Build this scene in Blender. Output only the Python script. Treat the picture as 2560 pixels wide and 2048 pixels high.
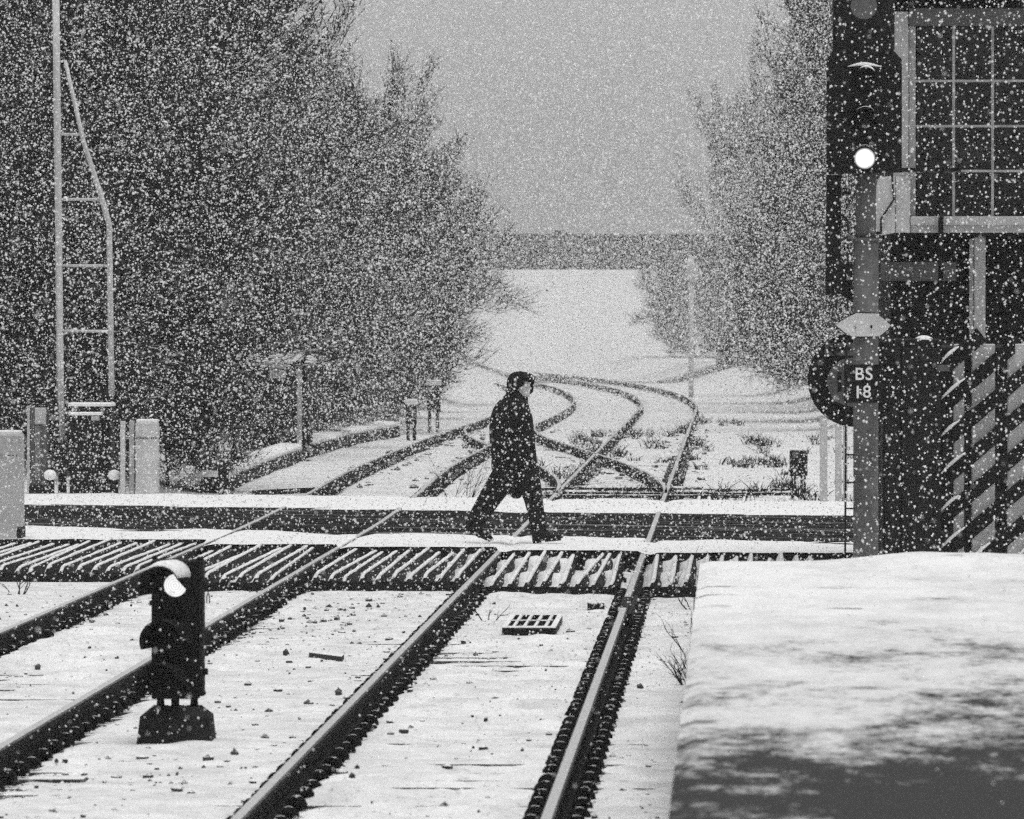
import bpy, bmesh, math, random
import numpy as np
from mathutils import Vector, Matrix, Quaternion

for o in list(bpy.data.objects):
    bpy.data.objects.remove(o)
scene = bpy.context.scene
C = scene.collection
random.seed(7)
rng = np.random.default_rng(11)
R = math.radians

# ------------------------------------------------------------------ camera
F = 16500.0            # focal length in pixels of the 2560 px wide photograph
CH = 2.44              # lens height above the rail heads
VX, VY = 1826.0, 790.0 # vanishing point of the straight track
def P(px, py, d):      # photograph pixel + distance -> place
    return Vector(((px - VX) / F * d, d, CH - (py - VY) / F * d))
def PX(px, d): return (px - VX) / F * d
def PZ(py, d): return CH - (py - VY) / F * d

cam = bpy.data.cameras.new('camera')
cam.sensor_width = 36.0
cam.lens = F * 36.0 / 2560.0
cam.clip_start = 0.5
cam.clip_end = 20000
cam_o = bpy.data.objects.new('camera', cam)
C.objects.link(cam_o)
cam_o.location = (0, 0, CH)
vd = Vector(((1280 - VX) / F, 1.0, -(1024 - VY) / F))
cam_o.rotation_euler = vd.to_track_quat('-Z', 'Y').to_euler()
cam.dof.use_dof = True
cam.dof.focus_distance = 69.0
cam.dof.aperture_fstop = 11.0
scene.camera = cam_o

# ------------------------------------------------------------------ light: a white overcast sky
world = bpy.data.worlds.new('World')
scene.world = world
world.use_nodes = True
wn = world.node_tree
sky = wn.nodes.new('ShaderNodeTexSky')
sky.sky_type = 'NISHITA'
sky.sun_disc = False
SUN_EL, SUN_AZ = R(76), R(150)
sky.sun_elevation = SUN_EL
sky.sun_rotation = SUN_AZ
sky.air_density = 1.0
sky.dust_density = 2.0
bw = wn.nodes.new('ShaderNodeRGBToBW')
bg = wn.nodes['Background']
wn.links.new(sky.outputs[0], bw.inputs[0])
wn.links.new(bw.outputs[0], bg.inputs[0])
bg.inputs[1].default_value = 0.092

sun = bpy.data.lights.new('sun', 'SUN')
sun.energy = 1.2
sun.angle = R(40)
sun_o = bpy.data.objects.new('sun', sun)
C.objects.link(sun_o)
sdir = Vector((math.sin(SUN_AZ) * math.cos(SUN_EL), math.cos(SUN_AZ) * math.cos(SUN_EL), math.sin(SUN_EL)))
sun_o.rotation_euler = (-sdir).to_track_quat('-Z', 'Y').to_euler()

vs = scene.view_settings
vs.view_transform = 'Standard'
vs.look = 'None'
vs.gamma = 1.0
vs.use_curve_mapping = False
vs.exposure = 0.52
scene.cycles.use_denoising = False
scene.cycles.debug_use_spatial_splits = True
scene.cycles.use_adaptive_sampling = True
scene.cycles.adaptive_threshold = 0.05
scene.cycles.adaptive_min_samples = 24
scene.cycles.max_bounces = 4
scene.cycles.diffuse_bounces = 2
scene.cycles.glossy_bounces = 2
scene.cycles.transparent_max_bounces = 12
scene.cycles.volume_bounces = 0

# ------------------------------------------------------------------ materials
def new_mat(name):
    m = bpy.data.materials.new(name)
    m.use_nodes = True
    return m, m.node_tree, m.node_tree.nodes['Principled BSDF']
def N(nt, t, **kw):
    n = nt.nodes.new(t)
    for k, v in kw.items():
        setattr(n, k, v)
    return n
def noise_node(nt, scale, detail=4, vec=None, rough=0.6):
    n = N(nt, 'ShaderNodeTexNoise')
    n.inputs['Scale'].default_value = scale
    n.inputs['Detail'].default_value = detail
    n.inputs['Roughness'].default_value = rough
    if vec is not None:
        nt.links.new(vec, n.inputs['Vector'])
    return n
def ramp(nt, fac, stops):
    r = N(nt, 'ShaderNodeValToRGB')
    els = r.color_ramp.elements
    els[0].position, els[0].color = stops[0][0], (stops[0][1],) * 3 + (1,)
    els[1].position, els[1].color = stops[1][0], (stops[1][1],) * 3 + (1,)
    for p, c in stops[2:]:
        e = els.new(p); e.color = (c,) * 3 + (1,)
    nt.links.new(fac, r.inputs[0])
    return r
def geo_pos(nt, scale=(1, 1, 1)):
    g = N(nt, 'ShaderNodeNewGeometry')
    mp = N(nt, 'ShaderNodeMapping')
    mp.inputs['Scale'].default_value = scale
    nt.links.new(g.outputs['Position'], mp.inputs[0])
    return mp.outputs[0]
def bump(nt, bsdf, h, strength, dist):
    b = N(nt, 'ShaderNodeBump')
    b.inputs['Strength'].default_value = strength
    b.inputs['Distance'].default_value = dist
    nt.links.new(h, b.inputs['Height'])
    nt.links.new(b.outputs[0], bsdf.inputs['Normal'])

def plain(name, v, rough=0.7, var=0.25, scale=6.0, metal=0.0, bmp=0.0):
    m, nt, b = new_mat(name)
    n = noise_node(nt, scale, 5, geo_pos(nt))
    r = ramp(nt, n.outputs[0], [(0.3, v * (1 - var)), (0.7, v * (1 + var))])
    nt.links.new(r.outputs[0], b.inputs['Base Color'])
    b.inputs['Roughness'].default_value = rough
    b.inputs['Metallic'].default_value = metal
    b.inputs['Specular IOR Level'].default_value = 0.3 if v > 0.05 else 0.12
    if bmp:
        bump(nt, b, n.outputs[0], 0.6, bmp)
    return m

def snowed(name, v, lo=0.35, hi=0.7, snow=0.85, scale=14.0, noise_amt=0.5, rough=0.75, cover=1.0, var=0.3):
    """a dark thing with snow settled on whatever faces up"""
    m, nt, b = new_mat(name)
    g = N(nt, 'ShaderNodeNewGeometry')
    sx = N(nt, 'ShaderNodeSeparateXYZ')
    nt.links.new(g.outputs['Normal'], sx.inputs[0])
    pos = geo_pos(nt)
    n = noise_node(nt, scale, 4, pos)
    sub = N(nt, 'ShaderNodeMath', operation='SUBTRACT'); sub.inputs[1].default_value = 0.5
    nt.links.new(n.outputs[0], sub.inputs[0])
    mul = N(nt, 'ShaderNodeMath', operation='MULTIPLY'); mul.inputs[1].default_value = noise_amt * 2
    nt.links.new(sub.outputs[0], mul.inputs[0])
    add = N(nt, 'ShaderNodeMath', operation='ADD')
    nt.links.new(sx.outputs[2], add.inputs[0]); nt.links.new(mul.outputs[0], add.inputs[1])
    fr = ramp(nt, add.outputs[0], [(max(lo, 0.0), 0.0), (min(hi, 1.0), cover)])
    n2 = noise_node(nt, 5.0, 4, pos)
    base = ramp(nt, n2.outputs[0], [(0.3, v * (1 - var)), (0.7, v * (1 + var))])
    mx = N(nt, 'ShaderNodeMix', data_type='RGBA')
    nt.links.new(fr.outputs[0], mx.inputs[0])
    nt.links.new(base.outputs[0], mx.inputs[6])
    mx.inputs[7].default_value = (snow, snow, snow, 1)
    nt.links.new(mx.outputs[2], b.inputs['Base Color'])
    b.inputs['Roughness'].default_value = rough
    b.inputs['Specular IOR Level'].default_value = 0.12
    return m

def snow_mat(name, v=0.90, grime=0.30, s1=2.6, s2=26.0, bmp=0.010):
    m, nt, b = new_mat(name)
    pos = geo_pos(nt)
    n1 = noise_node(nt, s1, 6, pos, 0.65)
    n2 = noise_node(nt, s2, 3, pos, 0.7)
    r1 = ramp(nt, n1.outputs[0], [(0.3, v * (1 - grime)), (0.62, v)])
    r2 = ramp(nt, n2.outputs[0], [(0.26, 0.5), (0.42, 1.0)])
    mx = N(nt, 'ShaderNodeMix', data_type='RGBA', blend_type='MULTIPLY')
    mx.inputs[0].default_value = 1.0
    nt.links.new(r1.outputs[0], mx.inputs[6]); nt.links.new(r2.outputs[0], mx.inputs[7])
    nt.links.new(mx.outputs[2], b.inputs['Base Color'])
    b.inputs['Roughness'].default_value = 0.85
    b.inputs['Specular IOR Level'].default_value = 0.15
    add = N(nt, 'ShaderNodeMath', operation='ADD')
    nt.links.new(n1.outputs[0], add.inputs[0]); nt.links.new(n2.outputs[0], add.inputs[1])
    bump(nt, b, add.outputs[0], 0.8, bmp)
    return m

def emit(name, v, strength):
    m, nt, b = new_mat(name)
    b.inputs['Base Color'].default_value = (v, v, v, 1)
    b.inputs['Emission Color'].default_value = (1, 1, 1, 1)
    b.inputs['Emission Strength'].default_value = strength
    b.inputs['Roughness'].default_value = 0.2
    return m

M = {}
M['snow'] = snow_mat('snow')
M['drift'] = snow_mat('drift_snow', 0.92, 0.05, 2.0, 25.0, 0.004)
M['black'] = plain('black_paint', 0.008, 0.55, 0.3)
M['dark'] = plain('dark_paint', 0.014, 0.65, 0.3)
M['cloth'] = plain('dark_cloth', 0.010, 0.95, 0.35, 30.0)
M['trouser'] = plain('trouser_cloth', 0.012, 0.95, 0.35, 30.0)
M['skin'] = plain('skin', 0.68, 0.6, 0.05)
M['hair'] = plain('hair', 0.02, 0.7, 0.2)
M['grey_post'] = plain('grey_post_paint', 0.12, 0.7, 0.45, 4.0)
M['mid'] = plain('mid_grey_paint', 0.10, 0.7, 0.25, 3.0)
M['white'] = plain('white_paint', 0.55, 0.6, 0.12, 3.0)
M['white_old'] = plain('weathered_white_paint', 0.38, 0.7, 0.3, 5.0)
M['pale'] = plain('pale_grey_paint', 0.45, 0.7, 0.18, 4.0)
M['letters'] = plain('white_lettering', 0.8, 0.6, 0.03)
M['snow_dark'] = snowed('snow_topped_dark', 0.012, 0.55, 0.8)
M['snow_timber'] = snowed('snow_topped_timber', 0.010, 0.75, 0.98, noise_amt=0.25)
M['deck'] = snowed('snow_covered_deck', 0.010, 0.3, 0.6, noise_amt=0.1)
M['rail'] = snowed('snow_dusted_rail', 0.012, 0.6, 0.95, snow=0.55, scale=22, noise_amt=0.22, rough=0.6)
M['rail_side'] = plain('rusty_rail_side', 0.010, 0.8, 0.3, 12.0)
M['clip'] = snowed('snow_dusted_iron', 0.010, 0.88, 1.0, snow=0.6, scale=30, noise_amt=0.1)
M['sleeper'] = snowed('snow_dusted_sleeper', 0.03, 0.7, 0.95, noise_amt=0.2)
M['stone'] = snowed('snow_dusted_ballast', 0.05, 0.62, 0.85, scale=40, noise_amt=0.3)
M['bark'] = snowed('snow_dusted_bark', 0.012, 0.45, 0.85, snow=0.8, scale=9, noise_amt=0.5)
M['twig'] = snowed('snow_dusted_twigs', 0.006, 0.55, 0.8, snow=0.85, scale=5.0, noise_amt=0.6)
M['weed'] = snowed('snow_dusted_weeds', 0.018, 0.9, 1.0, snow=0.7, scale=12, noise_amt=0.2)
M['concrete'] = snowed('dark_wet_concrete', 0.018, 0.85, 1.0, snow=0.25, scale=10, noise_amt=0.3)
M['bridge'] = plain('bridge_iron', 0.03, 0.8, 0.3, 1.0)
M['brick'] = plain('dark_brick', 0.03, 0.85, 0.3, 2.0)
M['board'] = plain('dark_boards', 0.012, 0.8, 0.35, 4.0)
def lens_mat(c):
    """a lit Fresnel lens: rings about its own centre"""
    m, nt, b = new_mat('lit_lens')
    g = N(nt, 'ShaderNodeNewGeometry')
    d = N(nt, 'ShaderNodeVectorMath', operation='DISTANCE')
    nt.links.new(g.outputs['Position'], d.inputs[0]); d.inputs[1].default_value = c
    ml = N(nt, 'ShaderNodeMath', operation='MULTIPLY'); ml.inputs[1].default_value = 420.0
    nt.links.new(d.outputs['Value'], ml.inputs[0])
    sn = N(nt, 'ShaderNodeMath', operation='SINE'); nt.links.new(ml.outputs[0], sn.inputs[0])
    mr = N(nt, 'ShaderNodeMapRange'); mr.inputs['From Min'].default_value = -1; mr.inputs['To Min'].default_value = 0.42; mr.inputs['To Max'].default_value = 0.75
    nt.links.new(sn.outputs[0], mr.inputs['Value'])
    b.inputs['Base Color'].default_value = (0.3, 0.3, 0.3, 1)
    b.inputs['Emission Color'].default_value = (1, 1, 1, 1)
    nt.links.new(mr.outputs[0], b.inputs['Emission Strength'])
    b.inputs['Roughness'].default_value = 0.2
    return m
def lamp_mat(c, rad):
    m, nt, b = new_mat('lit_signal_lamp')
    g = N(nt, 'ShaderNodeNewGeometry')
    d = N(nt, 'ShaderNodeVectorMath', operation='DISTANCE')
    nt.links.new(g.outputs['Position'], d.inputs[0]); d.inputs[1].default_value = c
    mr = N(nt, 'ShaderNodeMapRange'); mr.inputs['From Min'].default_value = rad * 0.35; mr.inputs['From Max'].default_value = rad * 1.02
    mr.inputs['To Min'].default_value = 3.0; mr.inputs['To Max'].default_value = 0.12; mr.interpolation_type = 'SMOOTHSTEP'
    nt.links.new(d.outputs['Value'], mr.inputs['Value'])
    b.inputs['Base Color'].default_value = (0.1, 0.1, 0.1, 1)
    b.inputs['Emission Color'].default_value = (1, 1, 1, 1)
    nt.links.new(mr.outputs[0], b.inputs['Emission Strength'])
    return m

def flake_mat():
    m, nt, b = new_mat('snowflake')
    b.inputs['Base Color'].default_value = (0.88, 0.88, 0.88, 1)
    b.inputs['Roughness'].default_value = 0.9
    b.inputs['Specular IOR Level'].default_value = 0.0
    return m
M['flake'] = flake_mat()

def road_mat():
    m, nt, b = new_mat('slushy_asphalt')
    g0 = N(nt, 'ShaderNodeNewGeometry')
    rot = N(nt, 'ShaderNodeMapping'); rot.inputs['Rotation'].default_value = (0, 0, R(21)); rot.inputs['Scale'].default_value = (1, 1, 1)
    nt.links.new(g0.outputs['Position'], rot.inputs[0])
    m2 = N(nt, 'ShaderNodeMapping'); m2.inputs['Scale'].default_value = (0.22, 2.2, 1)
    nt.links.new(rot.outputs[0], m2.inputs[0])
    n1 = noise_node(nt, 1.1, 7, m2.outputs[0], 0.7)
    n1.inputs['Distortion'].default_value = 0.4
    n2 = noise_node(nt, 30.0, 3, geo_pos(nt, (0.35, 1, 1)), 0.7)
    ad = N(nt, 'ShaderNodeMath', operation='MULTIPLY_ADD')
    nt.links.new(n2.outputs[0], ad.inputs[0]); ad.inputs[1].default_value = 0.22
    nt.links.new(n1.outputs[0], ad.inputs[2])
    r = ramp(nt, ad.outputs[0], [(0.58, 0.008), (0.80, 0.6), (0.66, 0.02), (0.72, 0.10)])
    nt.links.new(r.outputs[0], b.inputs['Base Color'])
    b.inputs['Roughness'].default_value = 0.8
    b.inputs['Specular IOR Level'].default_value = 0.02
    bump(nt, b, n2.outputs[0], 0.5, 0.01)
    return m
M['road'] = road_mat()

def platform_mat():
    """snow lying on paving, trodden and shaded by a painted vignette toward the near end and right, thin along the slab joints"""
    m, nt, b = new_mat('platform_snow')
    pos = geo_pos(nt)
    sp = N(nt, 'ShaderNodeSeparateXYZ'); nt.links.new(pos, sp.inputs[0])
    n1 = noise_node(nt, 1.5, 8, geo_pos(nt, (0.8, 0.28, 1)), 0.75)
    n3 = noise_node(nt, 16.0, 5, geo_pos(nt, (1, 0.35, 1)), 0.75)
    nn = N(nt, 'ShaderNodeMath', operation='MULTIPLY_ADD'); nn.inputs[1].default_value = 0.35
    nt.links.new(n3.outputs[0], nn.inputs[0]); nt.links.new(n1.outputs[0], nn.inputs[2])
    # trodden snow plus vignette shading painted into the colour, toward near end and right
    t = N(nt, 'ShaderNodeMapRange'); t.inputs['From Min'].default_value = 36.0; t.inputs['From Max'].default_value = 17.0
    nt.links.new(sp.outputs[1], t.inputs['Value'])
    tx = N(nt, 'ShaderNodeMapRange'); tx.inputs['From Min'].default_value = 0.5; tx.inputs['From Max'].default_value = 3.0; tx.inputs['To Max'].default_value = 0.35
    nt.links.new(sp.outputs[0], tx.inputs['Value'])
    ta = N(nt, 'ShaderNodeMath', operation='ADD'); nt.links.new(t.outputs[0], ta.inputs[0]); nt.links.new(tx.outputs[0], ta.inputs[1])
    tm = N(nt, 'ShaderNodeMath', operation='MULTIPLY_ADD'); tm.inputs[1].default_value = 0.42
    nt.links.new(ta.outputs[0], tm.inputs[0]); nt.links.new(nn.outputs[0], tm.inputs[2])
    slush_vignette = ramp(nt, tm.outputs[0], [(0.66, 0.0), (1.16, 0.97), (0.86, 0.24)])
    # thin snow along the slab joints: broken dashes across the platform
    jy = N(nt, 'ShaderNodeMath', operation='MULTIPLY_ADD'); jy.inputs[1].default_value = 0.30
    nt.links.new(sp.outputs[0], jy.inputs[0]); nt.links.new(sp.outputs[1], jy.inputs[2])
    fr = N(nt, 'ShaderNodeMath', operation='PINGPONG'); fr.inputs[1].default_value = 0.62
    nt.links.new(jy.outputs[0], fr.inputs[0])
    band = ramp(nt, fr.outputs[0], [(0.08, 1.0), (0.20, 0.0)])
    nj = noise_node(nt, 2.2, 3, geo_pos(nt, (1.1, 0.9, 1)), 0.6)
    nr = ramp(nt, nj.outputs[0], [(0.56, 0.0), (0.66, 0.75)])
    jm = N(nt, 'ShaderNodeMath', operation='MULTIPLY')
    nt.links.new(band.outputs[0], jm.inputs[0]); nt.links.new(nr.outputs[0], jm.inputs[1])
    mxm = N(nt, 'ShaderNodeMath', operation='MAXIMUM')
    nt.links.new(slush_vignette.outputs[0], mxm.inputs[0]); nt.links.new(jm.outputs[0], mxm.inputs[1])
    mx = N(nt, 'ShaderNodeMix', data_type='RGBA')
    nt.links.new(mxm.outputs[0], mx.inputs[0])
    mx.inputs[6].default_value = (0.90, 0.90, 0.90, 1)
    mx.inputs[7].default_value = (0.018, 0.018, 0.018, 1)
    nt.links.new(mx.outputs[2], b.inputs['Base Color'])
    b.inputs['Roughness'].default_value = 0.8
    b.inputs['Specular IOR Level'].default_value = 0.15
    bump(nt, b, n1.outputs[0], 0.5, 0.02)
    return m
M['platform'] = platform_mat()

def glass_mat():
    m = bpy.data.materials.new('window_glass'); m.use_nodes = True
    nt = m.node_tree; nt.nodes.clear()
    out = N(nt, 'ShaderNodeOutputMaterial')
    tr = N(nt, 'ShaderNodeBsdfTransparent'); tr.inputs[0].default_value = (0.8, 0.8, 0.8, 1)
    gl = N(nt, 'ShaderNodeBsdfGlossy'); gl.inputs['Roughness'].default_value = 0.05
    fr = N(nt, 'ShaderNodeFresnel'); fr.inputs[0].default_value = 1.4
    mx = N(nt, 'ShaderNodeMixShader')
    nt.links.new(fr.outputs[0], mx.inputs[0]); nt.links.new(tr.outputs[0], mx.inputs[1]); nt.links.new(gl.outputs[0], mx.inputs[2])
    nt.links.new(mx.outputs[0], out.inputs[0])
    return m
M['glass'] = glass_mat()

# ------------------------------------------------------------------ building helpers
class MB:
    def __init__(self):
        self.v, self.f, self.s = [], [], []
    def add(self, vs, fs, smooth=False):
        b = len(self.v)
        self.v.extend([tuple(p) for p in vs])
        self.f.extend([tuple(i + b for i in f) for f in fs])
        self.s.extend([smooth] * len(fs))
        return self
    def box(self, x0, x1, y0, y1, z0, z1):
        vs = [(x0, y0, z0), (x1, y0, z0), (x1, y1, z0), (x0, y1, z0), (x0, y0, z1), (x1, y0, z1), (x1, y1, z1), (x0, y1, z1)]
        return self.add(vs, [(3, 2, 1, 0), (4, 5, 6, 7), (0, 1, 5, 4), (1, 2, 6, 5), (2, 3, 7, 6), (3, 0, 4, 7)])
    def cbox(self, x0, x1, y0, y1, z0, z1, c=0.01):
        """box with chamfered vertical and top edges"""
        def ring(x0, x1, y0, y1, z, c):
            return [(x0 + c, y0, z), (x1 - c, y0, z), (x1, y0 + c, z), (x1, y1 - c, z), (x1 - c, y1, z), (x0 + c, y1, z), (x0, y1 - c, z), (x0, y0 + c, z)]
        vs = ring(x0, x1, y0, y1, z0, c) + ring(x0, x1, y0, y1, z1 - c, c) + ring(x0 + c, x1 - c, y0 + c, y1 - c, z1, c * 0.6)
        fs = [tuple(reversed(range(8)))]
        for k in range(2):
            for i in range(8):
                j = (i + 1) % 8
                fs.append((k * 8 + i, k * 8 + j, k * 8 + 8 + j, k * 8 + 8 + i))
        fs.append(tuple(range(16, 24)))
        return self.add(vs, fs)
    def prism(self, poly, y0, y1):
        """polygon in x,z (counter-clockwise seen from -y) pushed from y0 to y1"""
        n = len(poly)
        vs = [(x, y0, z) for x, z in poly] + [(x, y1, z) for x, z in poly]
        fs = [tuple(range(n)), tuple(reversed(range(n, 2 * n)))]
        for i in range(n):
            j = (i + 1) % n
            fs.append((j, i, n + i, n + j))
        return self.add(vs, fs)
    def tube(self, pts, rad, n=8, smooth=True, cap=True):
        pts = [Vector(p) for p in pts]
        if not hasattr(rad, '__len__'):
            rad = [rad] * len(pts)
        vs, fs = [], []
        up = None
        for i, p in enumerate(pts):
            t = (pts[min(i + 1, len(pts) - 1)] - pts[max(i - 1, 0)])
            if t.length < 1e-9: t = Vector((0, 0, 1))
            t.normalize()
            if up is None:
                up = Vector((0, 0, 1)) if abs(t.z) < 0.9 else Vector((1, 0, 0))
            a = t.cross(up)
            if a.length < 1e-6: a = t.orthogonal()
            a.normalize()
            b2 = a.cross(t).normalized()
            up = b2
            for k in range(n):
                w = 2 * math.pi * k / n
                vs.append(p + (a * math.cos(w) + b2 * math.sin(w)) * rad[i])
        for i in range(len(pts) - 1):
            for k in range(n):
                k2 = (k + 1) % n
                fs.append((i * n + k, i * n + k2, (i + 1) * n + k2, (i + 1) * n + k))
        if cap:
            fs.append(tuple(reversed(range(n))))
            fs.append(tuple(range((len(pts) - 1) * n, len(pts) * n)))
        return self.add(vs, fs, smooth)
    def cyl(self, c, r, h, n=20, r2=None, smooth=True):
        return self.tube([c, (c[0], c[1], c[2] + h)], [r, r if r2 is None else r2], n, smooth)
    def disc_y(self, cx, cz, r, y0, y1, n=40, rz=None):
        rz = r if rz is None else rz
        poly = [(cx + r * math.cos(2 * math.pi * k / n), cz + rz * math.sin(2 * math.pi * k / n)) for k in range(n)]
        return self.prism(poly, y0, y1)
    def ball(self, c, r, n=10, m=7, sc=(1, 1, 1), smooth=True):
        vs, fs = [], []
        for i in range(m + 1):
            th = math.pi * i / m
            for k in range(n):
                ph = 2 * math.pi * k / n
                vs.append((c[0] + r * sc[0] * math.sin(th) * math.cos(ph), c[1] + r * sc[1] * math.sin(th) * math.sin(ph), c[2] + r * sc[2] * math.cos(th)))
        for i in range(m):
            for k in range(n):
                k2 = (k + 1) % n
                fs.append((i * n + k, (i + 1) * n + k, (i + 1) * n + k2, i * n + k2))
        return self.add(vs, fs, smooth)
    def loft(self, rings, smooth=True, cap=True, closed=True):
        n = len(rings[0])
        vs = [p for r in rings for p in r]
        fs = []
        for i in range(len(rings) - 1):
            for k in range(n if closed else n - 1):
                k2 = (k + 1) % n
                fs.append((i * n + k, i * n + k2, (i + 1) * n + k2, (i + 1) * n + k))
        if cap:
            fs.append(tuple(reversed(range(n)))); fs.append(tuple(range((len(rings) - 1) * n, len(rings) * n)))
        return self.add(vs, fs, smooth)
    def mesh(self, name, mat, off=(0, 0, 0)):
        me = bpy.data.meshes.new(name)
        ox, oy, oz = off
        me.from_pydata([(x - ox, y - oy, z - oz) for x, y, z in self.v], [], self.f)
        me.materials.append(M[mat] if isinstance(mat, str) else mat)
        me.polygons.foreach_set('use_smooth', self.s)
        me.update()
        return me
    def build(self, name, mat, parent=None):
        """parts are written in world coordinates and stored relative to their thing's base"""
        off = (0, 0, 0)
        if parent is not None:
            q = parent
            off = Vector((0, 0, 0))
            while q is not None:
                off = off + q.location
                q = q.parent
        o = bpy.data.objects.new(name, self.mesh(name, mat, off))
        C.objects.link(o)
        if parent is not None:
            o.parent = parent
        return o

def tag(o, label=None, cat=None, group=None, kind=None):
    if label: o['label'] = label
    if cat: o['category'] = cat
    if group: o['group'] = group
    if kind: o['kind'] = kind
    return o
def thing(name, label, cat, loc, group=None):
    o = bpy.data.objects.new(name, None)
    C.objects.link(o)
    o.location = loc
    o.empty_display_size = 0.1
    return tag(o, label, cat, group)
def inst(name, me, parent, loc, rot=(0, 0, 0), sc=(1, 1, 1)):
    o = bpy.data.objects.new(name, me)
    C.objects.link(o)
    o.parent = parent
    o.location = loc
    o.rotation_euler = rot
    o.scale = sc
    return o
def structure(o): return tag(o, kind='structure')

# smooth value noise for the snow surface
_perm = rng.random((256, 256))
def vnoise(x, y):
    xi = np.floor(x).astype(int); yi = np.floor(y).astype(int)
    fx = x - xi; fy = y - yi
    fx = fx * fx * (3 - 2 * fx); fy = fy * fy * (3 - 2 * fy)
    a = _perm[xi % 256, yi % 256]; b = _perm[(xi + 1) % 256, yi % 256]
    c = _perm[xi % 256, (yi + 1) % 256]; d = _perm[(xi + 1) % 256, (yi + 1) % 256]
    return (a * (1 - fx) + b * fx) * (1 - fy) + (c * (1 - fx) + d * fx) * fy
def fbm(x, y, o=4):
    s, a, t = 0, 1.0, 0
    for i in range(o):
        s = s + a * vnoise(x * 2 ** i + 17.3 * i, y * 2 ** i + 5.1 * i); t += a; a *= 0.5
    return s / t
def sstep(a, b, x):
    t = np.clip((x - a) / (b - a), 0, 1)
    return t * t * (3 - 2 * t)
def grid_mesh(name, xs, ys, Z, mat, smooth=True):
    nx, ny = len(xs), len(ys)
    XX, YY = np.meshgrid(xs, ys)
    co = np.stack([XX, YY, Z], -1).reshape(-1, 3)
    i = np.arange(ny - 1)[:, None] * nx + np.arange(nx - 1)[None, :]
    q = np.stack([i, i + 1, i + nx + 1, i + nx], -1).reshape(-1, 4)
    me = bpy.data.meshes.new(name)
    me.vertices.add(len(co)); me.vertices.foreach_set('co', co.astype(np.float32).ravel())
    me.loops.add(q.size); me.loops.foreach_set('vertex_index', q.astype(np.int32).ravel())
    me.polygons.add(len(q))
    me.polygons.foreach_set('loop_start', np.arange(0, q.size, 4, dtype=np.int32))
    me.polygons.foreach_set('loop_total', np.full(len(q), 4, dtype=np.int32))
    me.polygons.foreach_set('use_smooth', np.full(len(q), smooth))
    me.materials.append(M[mat]); me.update(); me.validate()
    o = bpy.data.objects.new(name, me)
    C.objects.link(o)
    return o

# ------------------------------------------------------------------ alignment of the two tracks
T2X, T1X, HG = -1.645, -4.89, 0.7525
CURVE_Y, CURVE_R = 172.0, 850.0
def bend(y): return np.where(np.asarray(y) > CURVE_Y, -(np.asarray(y, float) - CURVE_Y) ** 2 / (2 * CURVE_R), 0.0)
def t2c(y): return T2X + bend(y)
def t1c(y):
    y = np.asarray(y, float)
    return T1X - 0.42 * sstep(75, 112, y) + 0.25 * sstep(125, 165, y) + bend(y)
SP = 0.64
S0 = 30.2

# ------------------------------------------------------------------ the ground: one snow sheet
xs = np.concatenate([[-6000, -2500, -900, -350, -150, -70, -40, -28], np.arange(-21, -9, 0.4), np.arange(-9, -6.6, 0.12), np.arange(-6.6, 0.2, 0.05), np.arange(0.2, 4, 0.2), np.arange(4, 12, 0.8), [14, 20, 32, 60, 150, 350, 900, 2500, 6000]])
ys = np.concatenate([[-300, -100, -30, 0, 10, 20, 26], np.arange(29, 63, 0.05), np.arange(63, 90, 0.3), np.arange(90, 180, 0.22), np.arange(180, 300, 1.0), np.arange(300, 440, 5.0), [450, 500, 700, 1000, 1600, 2500, 4000, 6000]])
XX, YY = np.meshgrid(xs, ys)
fine = ((XX > -6.6) & (XX < 0.2) & (YY < 62.9)).astype(float)
Z = -0.165 + 0.05 * (fbm(XX * 0.5, YY * 0.35, 2) - 0.5) + fine * (0.035 * (fbm(XX * 1.9, YY * 1.0, 4) - 0.5) + 0.022 * (fbm(XX * 7, YY * 4, 2) - 0.5))
for tc in (t1c, t2c):
    cx = tc(YY)
    dx = XX - cx
    inside = np.abs(dx)
    # snow stays a little higher along the rails and over each sleeper, with a sharp hollow on the near side
    ph = ((YY - S0) / SP + 0.5) % 1.0 - 0.5
    ridge = np.exp(-((ph - 0.02) / 0.17) ** 2) - 1.15 * np.exp(-((ph + 0.27) / 0.10) ** 2)
    vis = sstep(0.46, 0.66, fbm(XX * 0.8 + 3, YY * 0.30, 3)) + 1.3 * sstep(0.55, 0.1, np.abs(np.abs(dx) - 0.40)) * sstep(0.42, 0.62, fbm(XX * 1.3 + 8, YY * 0.5, 3))
    vis *= sstep(1.32, 1.05, inside) * sstep(110, 60, YY)
    vis *= np.where(YY < 62, 1.0, 0.35)
    Z += 0.026 * ridge * vis
    # melted hollow hugging each rail
    for s in (-1, 1):
        dr = np.abs(dx - s * HG)
        Z -= 0.055 * np.exp(-(dr / 0.12) ** 2)
# bank on the far left, low cutting sides, rising land beyond
Z += sstep(-7.6, -11, XX) * 0.9 * sstep(86, 100, YY)
rb = XX - (t2c(YY) + 3.4)
Z += sstep(0, 3.0, rb) * 0.7 * sstep(100, 130, YY)
Z += 6.0 * sstep(283, 415, YY + 10 * (fbm(XX * 0.05, YY * 0.03, 3) - 0.5))
ground = structure(grid_mesh('snow_ground', xs, ys, Z, 'snow'))
def gz(x, y):
    i = min(max(np.searchsorted(xs, x), 0), len(xs) - 1); j = min(max(np.searchsorted(ys, y), 0), len(ys) - 1)
    return float(Z[j, i])

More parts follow.
